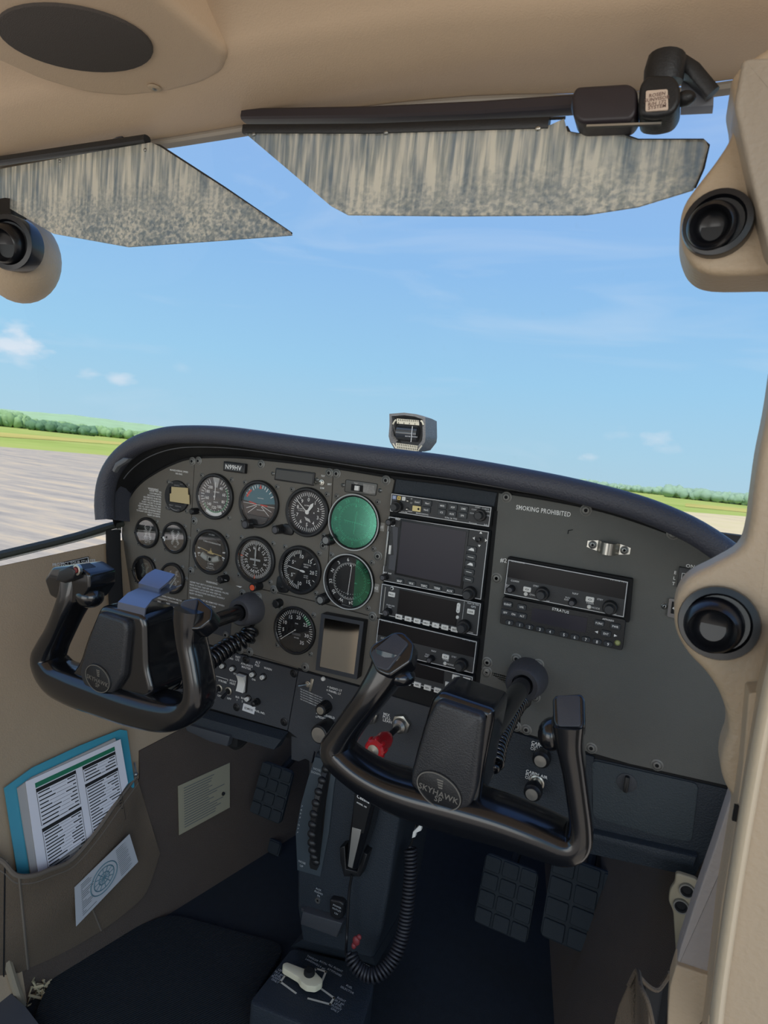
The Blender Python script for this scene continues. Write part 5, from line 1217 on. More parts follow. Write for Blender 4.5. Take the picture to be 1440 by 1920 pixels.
b = MB('W'); b.loft(strip([A(263, 1103, -.236), A(262, 1095, -.238), A(275, 1080, -.225), A(292, 1070, -.21)], [A(300, 1114, -.236), A(301, 1106, -.238), A(316, 1094, -.225), A(329, 1080, -.21)], .003)); k = part('clip_plate', b, M_clip, t)
b = MB('W'); b.sweep([A(330, 1083, -.21), A(318, 1102, -.215), A(316, 1112, -.215)], .0012, 6); b.sweep([A(318, 1106, -.215), A(340, 1097, -.2)], .0009, 6); part('clip_spring', b, M_steel, t)

# coiled cords from the panel to the yokes
def coil(name, label, pts, r, wr, turns, lead=None, m=M_gloss, seg=14):
    C_ = [Vector(p) for p in crom(pts, 14)]; L = [0]
    for a, c_ in zip(C_[:-1], C_[1:]): L.append(L[-1]+(c_-a).length)
    n = int(turns*seg); P = []; nrm = None; j = 0
    for i in range(n+1):
        d = L[-1]*i/n
        while j < len(L)-2 and L[j+1] < d: j += 1
        c_ = C_[j].lerp(C_[j+1], (d-L[j])/max(1e-9, L[j+1]-L[j])); tg = (C_[j+1]-C_[j]).normalized()
        nrm = (Vector((0, 0, 1))-tg*tg.z).normalized() if nrm is None else (nrm-tg*nrm.dot(tg)).normalized()
        bi = tg.cross(nrm); a = 2*PI*i/seg; e = min(1, i/8, (n-i)/8); P.append(c_+(nrm*math.cos(a)+bi*math.sin(a))*r*e)
    b = MB('W'); b.sweep((lead or [])+P, wr, 7); return solo(name, b, m, label, 'cord', P[0], ang=80)
coil('coiled_cord', 'thick coiled black cord from the panel to the left yoke', [A(470, 1178, -.012), A(462, 1196, -.03), A(430, 1212, -.06), A(390, 1240, -.12), A(340, 1270, -.19), A(292, 1272, -.24)], .0125, .0038, 21, [A(462, 1150, -.002), A(476, 1170, -.006)])
coil('coiled_cord', 'thinner coiled black cord from the panel to the right yoke', [A(984, 1312, -.012), A(972, 1322, -.05), A(955, 1350, -.10), A(936, 1392, -.17), A(926, 1440, -.225)], .0085, .0024, 24, [A(986, 1296, -.001), A(990, 1306, -.006)])

# ================================================================== magnetic compass on the glareshield
t = thing('magnetic_compass', 'small grey magnetic compass standing on the glareshield', 'compass', A(770, 845, .10), 'W')
yc = .075; K = lambda x, y, yy=None: A(680+x/7.2, 740+y/7.2, yc if yy is None else yy)
o = [(360, 258), (560, 242), (720, 262), (845, 305), (850, 560), (840, 640), (745, 765), (430, 735), (370, 640), (350, 560), (362, 400)]
front = [K(*q) for q in o]; c0 = sum(front, Vector())/len(front)
M_cs = mat('compass_grey', (112, 112, 112), .5, bump=.4, bscale=400, var=.2, vscale=60)
inn_ = [c0+(p-c0)*.86+Vector((0, -.0005, 0)) for p in front]; deep = [c0+(p-c0)*.72+Vector((0, .020, 0)) for p in front]
back1 = [c0+(p-c0)*.99+Vector((0, .03, 0)) for p in front]; back2 = [c0+(p-c0)*.90+Vector((0, .062, .0)) for p in front]
b = MB('W'); b.loft([deep, inn_, front, back1, back2]); part('case', b, M_cs, t)
b = MB('W'); cc = c0+Vector((0, .010, -.002)); b.sweep([cc+Vector((-.018, 0, -.0015)), cc+Vector((.018, 0, -.0015))], [(.0125, .010)]*2, 18); part('bowl', b, mat('compass_bowl', (56, 60, 64), .12, coat=1), t)
def plate4(b, q, th=.0008):
    b.loft([[p for p in q], [p+Vector((0, -th, 0)) for p in q]])
b = MB('W'); plate4(b, [K(465, 322), K(765, 348), K(765, 415), K(465, 390)], .0012); cu_ = part('upper_card', b, M_cream, t)
b = MB('W'); plate4(b, [K(452, 650), K(750, 690), K(735, 765), K(455, 728)], .0012); cl_ = part('lower_card', b, M_cream, t)
b = MB('W')
for i in range(12):
    for (x0, y0, x1, y1) in ((480, 338, 755, 358), (470, 668, 738, 706), (478, 378, 750, 398), (470, 706, 730, 740)):
        x = x0+(x1-x0)*i/11; y = y0+(y1-y0)*i/11
        if y0 > 370 and y0 < 400 and i % 3: continue
        b.loft([[K(x, y-8, yc-.0016), K(x+9, y-8, yc-.0016), K(x+9, y+9, yc-.0016), K(x, y+9, yc-.0016)], [K(x, y-8, yc-.0018), K(x+9, y-8, yc-.0018), K(x+9, y+9, yc-.0018), K(x, y+9, yc-.0018)]])
part('card_figures', b, M_black_print, t)
b = MB('W')
for s, x in ((-1, 430), (1, 800)): b.sweep([K(x+s*20, 400), K(x-s*2, 360), K(x-s*20, 340)] if s < 0 else [K(820, 410), K(806, 372), K(784, 352)], .0016, 6)
b.sweep([K(410, 660), K(450, 725)], .0014, 6); b.sweep([K(800, 690), K(745, 760)], .0014, 6); part('card_brackets', b, M_cream, t)
b = MB('W'); b.sweep([K(672, 425, yc-.001), K(652, 640, yc-.001)], .0006, 5)
for i in range(9): b.box(-.0004, .0004, -.0006, 0, -.0009, .0009, Matrix.Translation(K(580+i*19, 560+i*1.5, yc-.0018)))
part('lubber_line', b, M_line, t)
b = MB('W'); b.box(-.012, .012, .0, .03, -.012, 0, Matrix.Translation(A(772, 846, .10)+Vector((0, -.015, .002)))); part('foot', b, M_deep, t)
# ================================================================== pedestal
PY = -.03
t = pd = thing('centre_pedestal', 'dark centre pedestal running from the panel down to the floor', 'pedestal', (-.01, .1, FZ), 'W')
def ypts(px, y): return [(A(q[0], q[1], y).x, A(q[0], q[1], y).z) for q in px]
b = MB('W'); o = ypts([(591, 1413), (700, 1440), (860, 1480), (775, 1500), (752, 1520), (738, 1600), (727, 1680), (716, 1745), (698, 1800), (566, 1768), (557, 1700), (557, 1620), (556, 1560), (566, 1505), (580, 1455)], PY)
wprism(b, o, PY+.16, PY, .006, 3); part('body', b, M_kick, t)
b = MB('W'); o = ypts([(592, 1418), (636, 1428), (628, 1470), (618, 1560), (602, 1642), (559, 1630), (556, 1560), (566, 1505), (580, 1455)], PY); wprism(b, o, PY, PY-.003, .001); part('trim_wheel_plate', b, mat('trim_plate_grey', (60, 70, 77), .55), t)
# lower foot flaring to the floor plate
b = MB('W'); zP = -.80
up_ = [A(566, 1762, PY), A(700, 1796, PY)]; lo = [at(545, 1776, z=zP), at(704, 1812, z=zP)]
b.loft([[up_[0]+Vector((0, .1, 0)), up_[0], lo[0], lo[0]+Vector((0, .12, 0))], [up_[1]+Vector((0, .1, 0)), up_[1], lo[1], lo[1]+Vector((0, .12, 0))]]); part('foot', b, M_kick, t)
M_ped = mat('pedestal_print_grey', (160, 166, 170), .6)
b = MB('W')
for s, x, y, z in (('NOSE', 594, 1443, .0052), ('DOWN', 592, 1450, .0052), ('NOSE', 566, 1617, .0052), ('UP', 565, 1624, .0052), ('AUX', 597, 1668, .0048), ('AUDIO', 597, 1674, .0048), ('IN', 597, 1680, .0048)):
    q = A(x, y, PY-.004); wtext(b, s, q.x, q.z, z, PY-.0035)
for i, ch in enumerate('TAKE-OFF'): q = A(566-i*1.2, 1512+i*7, PY-.004); wtext(b, ch, q.x, q.z, .0045, PY-.0035, -.4)
part('pedestal_print', b, M_ped, t)
q = A(596, 1688, PY); b = MB(); b.lathe([(.0052, -PY), (.0048, -PY+.0016), (.0018, -PY+.0016), (.0018, -PY)], 16, cx=q.x, cy=q.z); part('audio_jack', b, M_steel, t)
b = MB('W'); o = ypts([(619, 1684), (640, 1688), (646, 1694), (644, 1720), (634, 1724), (620, 1716)], PY-.008); wprism(b, round_poly(o, .004), PY+.002, PY-.011, .003); k = part('power_outlet', b, M_black, t)
b = MB('W')
for s, x, y in (('POWER', 632, 1700), ('OUTLET', 631, 1706), ('12V', 630, 1713)): q = A(x, y, PY-.0115); wtext(b, s, q.x, q.z, .0042, PY-.0113)
part('outlet_print', b, M_ped, k)
b = MB('W'); o = ypts([(566, 1702), (645, 1726), (643, 1732), (566, 1708)], PY-.004); wprism(b, o, PY+.002, PY-.006, .001); part('shelf_rail', b, M_dark, t)
b = MB('W'); o = ypts([(568, 1708), (643, 1730), (632, 1757), (564, 1732)], PY-.012); wprism(b, o, PY+.001, PY-.014, .002); part('flap_cover', b, M_dark, t)
# trim wheel standing in its slot
t = thing('trim_wheel', 'knobbed black trim wheel standing in a slot in the pedestal', 'wheel', A(600, 1530, PY), 'W')
ST = A(613, 1428, PY-.003); SBm = A(592, 1628, PY-.003)
b = MB('W'); o = ypts([(607, 1427), (613, 1424), (621, 1428), (622, 1440), (612, 1500), (606, 1560), (598, 1624), (594, 1632), (582, 1628), (580, 1620), (590, 1540), (598, 1470)], PY-.003); wprism(b, o, PY-.002, PY-.0036, .0004); part('slot', b, M_deep, t)
zc = (ST.z+SBm.z)/2; H = (ST.z-SBm.z)/2*.93; prot = .030; RW = (H*H+prot*prot)/(2*prot); cyw = PY-prot+RW; xw0, xw1 = ST.x, SBm.x
def wheel_pt(a, r, dx): # a angle from facing the seats
    z = zc+r*math.sin(a); y = cyw-r*math.cos(a); x = xw0+(xw1-xw0)*(zc+H-z)/(2*H)+dx; return Vector((x, y, z))
am = math.asin(min(.99, H/RW)); b = MB('W'); lo = []
for k in range(33):
    a = am*(1-2*k/32); lo.append([wheel_pt(a, RW-.02, -.006), wheel_pt(a, RW-.003, -.006), wheel_pt(a, RW, -.004), wheel_pt(a, RW, .004), wheel_pt(a, RW-.003, .006), wheel_pt(a, RW-.02, .006)])
b.loft(lo); part('rim', b, M_black, t)
for k in range(11):
    a = am*(.92-1.84*k/10); b = MB('W'); c_ = wheel_pt(a, RW, 0); b.sphere(c_, .0075, .005, .0062, 10, 7); part('grip_knob', b, M_black, t)
# hand microphone in its bracket
t = thing('hand_microphone', 'black tapering hand microphone with silver plate on the pedestal', 'microphone', A(675, 1560, PY-.02), 'W')
YM = -.062
b = MB('W'); o = ypts([(664, 1480), (676, 1472), (696, 1474), (706, 1486), (704, 1500), (690, 1560), (668, 1632), (648, 1630), (652, 1580), (660, 1520)], YM); wprism(b, round_poly(o, .004), PY-.004, YM, .004); part('case', b, M_gloss, t)
b = MB('W'); o = ypts([(668, 1482), (700, 1488), (697, 1502), (682, 1562), (660, 1560), (664, 1510)], YM); wprism(b, o, YM+.001, YM-.0012, .0006); k = part('front_plate', b, M_deep, t)
b = MB('W'); q = A(681, 1498, YM-.0014); wtext(b, 'Cessna', q.x, q.z, .0072, YM-.0016, -.12); q = A(679, 1508, YM); wtext(b, 'MODEL 100', q.x, q.z, .0032, YM-.0016, -.12); part('front_print', b, M_white, k)
b = MB('W'); o = ypts([(661, 1550), (678, 1555), (661, 1627), (653, 1624)], YM); wprism(b, o, YM+.001, YM-.0014, .0006); part('silver_plate', b, mat('satin_silver', (170, 168, 162), .4, metal=.6), t)
b = MB('W'); o = ypts([(640, 1585), (650, 1582), (652, 1625), (672, 1630), (684, 1594), (692, 1598), (678, 1640), (648, 1640), (641, 1612)], PY-.012); wprism(b, o, PY+.001, PY-.018, .002); part('bracket', b, M_black, t)
b = MB('W'); P_ = [A(660, 1640, -.05), A(655, 1670, -.05), A(652, 1720, -.055), A(650, 1760, -.06), A(649, 1788, -.08), A(655, 1802, -.09)]; b.sweep(crom(P_, 5), .0022, 7); part('straight_cord', b, M_black, t)
coil('coiled_cord', 'long coiled black cord looping beside the pedestal', [A(657, 1785, -.09), A(664, 1806, -.095), A(682, 1824, -.095), A(706, 1828, -.09), A(736, 1800, -.07), A(755, 1752, -.05), A(765, 1690, -.035), A(770, 1630, -.02), A(770, 1588, -.01)], .0085, .0023, 46, m=mat('cord_black', (34, 36, 42), .45))
b = MB('W'); P_ = [A(770, 1586, -.01), A(776, 1566, -.012), A(780, 1545, -.005), A(782, 1520, .02)]; b.sweep(crom(P_, 5), .0020, 7); solo('cord_lead', b, M_black, 'thin black lead running up from the looping cord', 'cord', P_[0])
b = MB('W'); wprism(b, ypts([(774, 1560), (786, 1548), (790, 1550), (789, 1558), (780, 1562), (778, 1570), (772, 1572)], -.018), -.012, -.018, .001); solo('cord_tag', b, M_ivory, 'small white tag on the cord right of the pedestal', 'tag', A(780, 1560, -.015))
q = A(668, 1764, -.10); b = MB('W'); b.sphere(q, .006, .004, .0075, 10, 7); b.sphere(q+Vector((.004, 0, .008)), .004, .003, .004, 8, 6); b.sphere(q+Vector((-.003, 0, -.009)), .004, .004, .005, 8, 6); solo('red_clip', b, mat('dull_red_plastic', (120, 44, 48), .5), 'small dull red clip beside the coiled cord', 'clip', q, ang=80)

# ================================================================== fuel selector on the floor
def fpt(px, py, z=zP+.012): p = at(px, py, z=z); return (p.x, p.y)
t = thing('fuel_selector', 'cream pointed fuel selector handle on a dark floor plate', 'fuel selector', (-.03, -.07, zP), 'W')
b = MB('W'); o = round_poly([fpt(547, 1777), fpt(704, 1814), fpt(700, 1860), fpt(668, 1965), fpt(466, 1880)], .01); b.prism(o if area(o) > 0 else o[::-1], FZ+.002, zP+.012, .003); part('base_plate', b, M_kick, t)
z1 = zP+.0125
b = MB('W'); q = [fpt(531, 1843, z1), fpt(540, 1830, z1), fpt(563, 1836, z1)]
b.line([fpt(554.5, 1862, z1), fpt(526, 1841, z1), fpt(535, 1828, z1), fpt(562, 1836, z1)], .0032, z1); b.line([fpt(578, 1872, z1), fpt(619, 1883, z1), fpt(626, 1871, z1), fpt(597, 1850, z1)], .0032, z1); b.line([fpt(587, 1824, z1), fpt(593, 1816, z1), fpt(611, 1822, z1), fpt(604, 1839, z1)], .0032, z1)
part('position_marks', b, mat('cream_line', (190, 188, 176), .5), t)
z2 = z1+.0002
for nm, rows in (('marker_print', (('TAKEOFF', 586, 1797), ('LANDING', 584, 1803))), ('marker_print', (('BOTH', 606, 1805), ('53.0 gal.', 602, 1813))), ('marker_print', (('ALL FLIGHT', 629, 1815), ('ATTITUDES', 627, 1823))), ('marker_print', (('LEFT', 527, 1820), ('26.5 gal.', 524, 1825), ('LEVEL', 521, 1830), ('FLIGHT', 518, 1834), ('ONLY', 516, 1839))), ('marker_print', (('RIGHT', 640, 1874), ('26.5 gal.', 637, 1879), ('LEVEL', 634, 1884), ('FLIGHT', 631, 1889), ('ONLY', 628, 1894))), ('marker_print', (('FUEL', 655, 1850), ('SELECTOR', 651, 1856))), ('marker_print', (('SHUTOFF', 683, 1808),))):
    b = MB('W')
    for s, x, y in rows: u, v = fpt(x, y, z2); b.text(s, u, v, .0049, z2, -.0)
    part(nm, b, M_ped, t)
zh = zP+.030
b = MB('W'); o = [fpt(530, 1806, zh), fpt(538, 1803, zh), fpt(575, 1817, zh), fpt(590, 1820, zh), fpt(606, 1836, zh), fpt(604, 1843, zh), fpt(592, 1850, zh), fpt(575, 1848, zh), fpt(564, 1840, zh), fpt(560, 1832, zh), fpt(530, 1814, zh)]
b.prism(round_poly(o if area(o) > 0 else o[::-1], .003), zh-.010, zh, .002); h_ = part('handle', b, mat('aged_cream_plastic', (214, 208, 180), .45), t)
u, v = fpt(580, 1825, zh); b = MB('W'); b.lathe([(.009, zh), (.0088, zh+.004), (.006, zh+.006), (0, zh+.006)], 18, cx=u, cy=v); part('hub_cap', b, M_deep, h_)
b = MB('W'); b.lathe([(.012, zP+.012), (.010, zh-.009)], 18, cx=u, cy=v); part('stem', b, M_deep, t)

# ================================================================== rudder pedals
def pedal(label, c, w, h, nx, ny, lean=.35, yaw=0):
    t = thing('rudder_pedal', label, 'pedal', c, 'W')
    R_ = Matrix.Translation(c) @ Matrix.Rotation(yaw, 4, 'Z') @ Matrix.Rotation(-lean, 4, 'X')
    b = MB('W'); bb = MB(); bb.prism(rrect(0, 0, w, h, .010), 0, .007, .002); b.add([(x, -z, y) for x, y, z in bb.v], bb.f, R_); part('pedal_plate', b, M_rubber, t)
    for i in range(nx):
        for j in range(ny):
            x = -w/2+w*(i+.5)/nx; z = -h/2+h*(j+.5)/ny
            bb = MB(); bb.prism(rrect(x, z, w/nx*.86, h/ny*.84, .002, 1), .006, .0105, .001, steps=1); b = MB('W'); b.add([(p[0], -p[2], p[1]) for p in bb.v], bb.f, R_); part('tread_block', b, M_rubber, t)
    b = MB('W'); b.sweep([R_ @ Vector((0, .0, h*.3)), R_ @ Vector((0, .05, h*.6)), R_ @ Vector((0, .12, h*1.2))], .008, 8); part('lever_arm', b, M_deep, t)
pedal('left rubber rudder pedal seen under the switch sheet', A(512, 1484, .17)+Vector((0, 0, 0)), .078, .105, 3, 4)
pedal('lower rubber brake pedal partly hidden by the pedestal, left footwell', A(492, 1590, .22), .095, .055, 3, 2)
pedal('dim rubber rudder pedal in the right footwell, the wider one', A(1095, 1700, .20), .125, .135, 3, 4)
pedal('dim rubber rudder pedal behind the lower right yoke', A(950, 1680, .22), .10, .12, 3, 4)

# under-panel bracket and brake handle
t = thing('brake_handle', 'flat grey handle with black end under the switch sheet', 'handle', A(400, 1378, -.02), 'W')
b = MB('W'); o = ypts([(346, 1356), (432, 1380), (427, 1399), (395, 1390), (352, 1370)], -.03); wprism(b, o, -.002, -.032, .0015); part('grip', b, M_dark, t)
b = MB('W'); o = ypts([(432, 1370), (446, 1372), (444, 1402), (430, 1400)], -.02); wprism(b, o, .01, -.02, .002); part('end_block', b, M_deep, t)
b = MB('W'); b.sweep([A(446, 1384, .0), A(462, 1384, .0)], .004, 8); part('pin', b, M_metal, t)
b = MB('W'); o = ypts([(546, 1380), (592, 1395), (584, 1432), (578, 1426), (572, 1423), (560, 1428), (546, 1424)], .0); wprism(b, o, .006, .0, .001); solo('hanging_bracket', b, M_dark, 'plain grey metal bracket hanging under the switch sheet corner', 'bracket', A(565, 1405, 0))
b = MB('W'); b.sweep(crom([A(470, 1372, .03), A(455, 1392, .03), A(440, 1400, .05), A(424, 1385, .06)], 5), .006, 8); solo('wire_bundle', b, M_deep, 'dark wire bundle hanging in shadow under the panel', 'cable', A(455, 1390, .03))

# ================================================================== left sidewall furniture
EX = (pw(300, 1000)-pw(0, 1045)); EX = Vector((EX.x, EX.y, 0)); EX = (EX-WN*EX.dot(WN)).normalized(); EY = WN.cross(EX)
if EY.z < 0: EY = -EY
def wallprism(b, px, o0, o1, bev=0.0):
    """solid on the left wall between offsets o0 and o1 into the cabin"""
    out = []
    for q in px: p = pw(q[0], q[1], o1)-WA; out.append((p.dot(EX), p.dot(EY)))
    bb = MB(); bb.prism(out, o0, o1, bev); b.add([WA+EX*x+EY*y+WN*z for x, y, z in bb.v], bb.f)
def walltext(b, s, px, py, size, off, rot=0, al='C', sx=1):
    p = pw(px, py, off)-WA; tb = MB(); tb.text(s, p.dot(EX), p.dot(EY), size, off, rot, al, sx); b.add([WA+EX*x+EY*y+WN*z for x, y, z in tb.v], tb.f)
t = thing('starter_placard', 'small black placard PROTECT YOUR STARTER on the left door panel', 'sign', pw(142, 1058), 'W')
b = MB('W'); wallprism(b, [(113, 1055), (166, 1043), (168, 1058), (115, 1072)], 0, .0015); part('plate', b, M_deep, t)
b = MB('W'); walltext(b, 'PROTECT YOUR STARTER', 140, 1055, .0078, .002, .0, sx=.8); part('lettering', b, M_line, t)
b = MB('W'); p = [pw(q[0], q[1], .0021) for q in ((114.5, 1057), (165, 1045), (166.5, 1056), (116, 1068))]
for i in range(4): b.sweep([p[i], p[(i+1) % 4]], .0006, 4)
part('border', b, M_line, t)
for (x, y) in ((212, 1020), (240, 1345)):
    q = pw(x, y, .004); b = MB('W'); b.sphere(q, .004, .004, .004, 10, 6); k = solo('wall_screw', b, M_steel, 'small screw on the beige door panel by the %s' % ('sill' if y < 1100 else 'yoke bottom'), 'screw', q, group='wall screws')
b = MB('W'); wallprism(b, [(262, 1408), (345, 1365), (404, 1344), (470, 1330), (580, 1400), (580, 1560), (440, 1640), (336, 1704), (210, 1786), (75, 1886), (-10, 1950), (-80, 1800), (-60, 1650), (20, 1640), (262, 1460)], -.02, .004); struct('trim_6', b, M_carpet_side)
# map pocket: bulging fabric with a hem
t = mp_ = thing('map_pocket', 'taupe fabric map pocket bulging from the left wall', 'pocket', pw(150, 1700), 'W')
top = crom([(-60, 1590), (0, 1612), (28, 1640), (60, 1642), (95, 1630), (135, 1612), (180, 1560), (220, 1502), (256, 1455)], 4)
bot = crom([(-120, 1900), (-10, 1850), (40, 1822), (90, 1800), (140, 1775), (190, 1745), (235, 1712), (275, 1672), (300, 1600)], 4)
NR = 12; rows = []
for j in range(NR+1):
    s = j/NR; row = []
    for i, (a_, c_) in enumerate(zip(top, bot)):
        u_ = i/(len(top)-1); px = a_[0]+(c_[0]-a_[0])*s; py = a_[1]+(c_[1]-a_[1])*s
        off = .006+.045*math.sin(PI*min(1, u_*1.02+.02))**.7*(1-s)**.8*(1-.35*u_)+.012*math.sin(PI*s)*(1-u_)*.8 + .004*math.sin(s*9+u_*7)*(1-s*.6)
        row.append(pw(px, py, max(.005, off)))
    rows.append(row)
b = MB('W'); b.loft(rows, cap=False, closed=False); b.loft([[p-WN*.003 for p in r] for r in rows], cap=False, closed=False); part('fabric', b, M_fabric, t, ang=80)
rows_pocket = rows
b = MB('W'); b.sweep(rows[0], .0035, 7); b.sweep(rows[1], .0012, 5); part('hem', b, mat('hem_fabric', (112, 102, 90), .8), t)
# folder, sheets and checklist standing in the pocket
def doc(name, label, px, off, th, m, cat='paper'):
    t = thing(name, label, cat, pw(*px[0], off), 'W'); b = MB('W'); wallprism(b, px, off, off+th, 0); part('sheet', b, m, t); return t
doc('teal_folder', 'teal plastic folder standing at the back of the map pocket', [(8, 1478), (60, 1440), (150, 1398), (225, 1368), (238, 1370), (250, 1452), (252, 1475), (180, 1560), (100, 1650), (34, 1645)], .008, .003, M_teal, 'folder')
t = doc('loose_papers', 'stack of pale papers between the teal folder and the checklist', [(33, 1478), (60, 1458), (216, 1384), (238, 1455), (180, 1560), (95, 1650), (58, 1640)], .0125, .004, mat('grey_paper', (170, 168, 165), .8))
CK = [(48, 1468), (226, 1386), (240, 1470), (72, 1650)]
t = doc('checklist', 'white printed checklist sheet with green heading in the map pocket', [(48, 1466), (226, 1386), (240, 1468), (180, 1560), (72, 1640)], .018, .0012, M_paper, 'paper')
CQ = [pw(48, 1466, .0196), pw(226, 1386, .0196), pw(249, 1530, .0196), pw(76, 1650, .0196)]
def cpt(s, r): return CQ[0].lerp(CQ[1], s).lerp(CQ[3].lerp(CQ[2], s), r)
def cbar(b, s0, r0, s1, r1): b.add([cpt(s0, r0), cpt(s1, r0), cpt(s1, r1), cpt(s0, r1)], [(0, 1, 2, 3)])
b = MB('W'); cbar(b, .08, .055, .92, .105); part('green_heading', b, mat('heading_green', (24, 116, 84), .6), t)
random.seed(3)
for (s0, s1, r0, r1, n) in ((.08, .48, .115, .50, 9), (.08, .48, .53, 1.0, 13), (.55, .92, .115, .29, 4), (.55, .92, .32, .98, 18)):
    b = MB('W'); cbar(b, s0, r0, s1, r0+.038); part('black_heading', b, M_black_print, t)
    b = MB('W')
    for (x0, y0, x1, y1) in ((s0, r0, s0+.004, r1), (s1-.004, r0, s1, r1), (s0, r1-.003, s1, r1)): cbar(b, x0, y0, x1, y1)
    for i in range(n):
        y = r0+.055+(r1-r0-.065)*i/max(1, n-1); a_ = s0+.02+random.random()*.12+.08; c_ = s1-.04-random.random()*.10
        cbar(b, s0+.015, y-.006, a_, y+.006); cbar(b, c_, y-.006, s1-.015, y+.006); cbar(b, a_+.01, y+.003, c_-.01, y+.006)
    o_ = part('text_block', b, M_black_print, t, kind='stuff')
def cert(label, px, off, seal, m):
    t = thing('certificate', label, 'certificate', pw(*px[0], off), 'W'); b = MB('W'); wallprism(b, px, off, off+.0012); part('card', b, m, t)
    Qd = [pw(*q, off+.0016) for q in px]
    def cp(s, r): return Qd[0].lerp(Qd[1], s).lerp(Qd[3].lerp(Qd[2], s), r)
    b = MB('W'); random.seed(5)
    for i in range(16):
        y = .1+.8*i/15; e = .9-random.random()*.35 if not seal else .12+random.random()*.2
        b.add([cp(.1, y-.008), cp(e, y-.008), cp(e, y+.008), cp(.1, y+.008)], [(0, 1, 2, 3)])
        if seal: b.add([cp(.72, y-.008), cp(.92-random.random()*.1, y-.008), cp(.92, y+.008), cp(.72, y+.008)], [(0, 1, 2, 3)])
    part('text_block', b, mat('faint_print', (92, 96, 98), .7), t, kind='stuff')
    if seal:
        for rr_ in (.36, .27, .14):
            b = MB('W'); P_ = [cp(.47+.62*rr_*math.cos(2*PI*k/28), .5+rr_*math.sin(2*PI*k/28)) for k in range(28)]; b.sweep(P_, .0009, 4, closed=True, up=WN); part('seal_ring', b, mat('seal_blue', (86, 120, 130), .7), t)
        b = MB('W')
        for a_ in range(0, 180, 30): b.sweep([cp(.47+.62*.27*math.cos(math.radians(a_)), .5+.27*math.sin(math.radians(a_))), cp(.47-.62*.27*math.cos(math.radians(a_)), .5-.27*math.sin(math.radians(a_)))], .0007, 4)
        part('seal_lines', b, mat('seal_blue', (86, 120, 130), .7), t)
    else:
        b = MB('W'); b.sphere(cp(.86, .62), .004, .004, .004, 8, 6); part('stamp', b, M_deep, t)
cert('white certificate with round blue seal on the front of the pocket', [(140, 1664), (243, 1564), (259, 1616), (143, 1737)], .038, True, mat('certificate_white', (178, 180, 182), .5))
cert('yellowish certificate card on the dark kick panel under the switch sheet', [(334, 1474), (431, 1430), (431, 1514), (336, 1566)], .0055, False, mat('certificate_cream', (158, 152, 128), .5))
b = MB('W'); b.sweep([pw(-10, 1612, .02), pw(12, 1616, .03), pw(16, 1640, .035), pw(26, 1660, .035)], .002, 6); part('strap', b, M_beige, mp_)
b = MB('W'); q = pw(255, 1452, .022); b.sphere(q, .004, .004, .004, 8, 6); b.sweep([q, pw(252, 1430, .008)], .0016, 6); part('snap_hook', b, M_steel, mp_)

# right footwell: hinge plate and lower pocket
t = thing('hinge_plate', 'beige metal plate with two dark holes beside the right door', 'hinge', at(1275, 1680, y=-.045), 'W')
YH = -.045
b = MB('W'); o = ypts([(1266, 1636), (1310, 1650), (1310, 1800), (1268, 1800), (1262, 1708), (1253, 1690), (1256, 1668), (1266, 1655)], YH); wprism(b, round_poly(o, .006), YH+.006, YH, .002); part('plate', b, mat('beige_painted_metal', (150, 140, 118), .45), t)
for (x, y) in ((1288, 1668), (1277, 1697)):
    q = at(x, y, y=YH); b = MB(); b.lathe([(.0080, -YH), (.0080, -YH+.002), (.0055, -YH+.003), (.005, -YH+.001), (0, -YH+.001)], 18, cx=q.x, cy=q.z, cap=False); part('bolt_hole', b, M_deep, t)
    b = MB(); b.frame_ring(ell(q.x, q.z, .0088, n=20), .0016, -YH, -YH+.004); part('bolt_rim', b, M_steel, t)
t = thing('fabric_pouch', 'crumpled taupe fabric pouch at the bottom right beside the door', 'pouch', at(1210, 1900, y=-.19), 'W')
def yo(px, y): return A(px[0], px[1], y-.17)
b = MB('W'); r1 = [yo(q, y) for q, y in (((1150, 1930), -.02), ((1160, 1890), -.02), ((1178, 1850), -.02), ((1192, 1822), -.01), ((1198, 1824), -.02), ((1202, 1850), -.05), ((1215, 1880), -.06), ((1226, 1930), -.06))]
r2 = [yo(q, y) for q, y in (((1150, 2000), -.02), ((1162, 2000), -.03), ((1178, 1990), -.035), ((1190, 1985), -.04), ((1200, 1985), -.05), ((1208, 1990), -.06), ((1218, 1995), -.07), ((1228, 2000), -.07))]
b.loft([r1, r2], cap=False, closed=False); b.loft([[p+Vector((0, .004, 0)) for p in r1], [p+Vector((0, .004, 0)) for p in r2]], cap=False, closed=False); part('front_fabric', b, M_fabric, t, ang=80)
b = MB('W'); b.sweep(crom(r1[2:], 4), .0022, 6); b.sweep(crom([yo((1192, 1822), -.01), yo((1212, 1846), .0), yo((1232, 1856), .01), yo((1248, 1838), .02), yo((1256, 1824), .02)], 4), .0024, 6); part('hem', b, M_fabric, t)
b = MB('W'); r1 = [yo(q, y) for q, y in (((1194, 1824), .0), ((1212, 1846), .0), ((1232, 1856), .01), ((1246, 1838), .02), ((1262, 1826), .02))]; r2 = [p+Vector((.0, .0, -.12)) for p in r1]; b.loft([r1, r2], cap=False, closed=False); part('lining', b, M_deep, t)

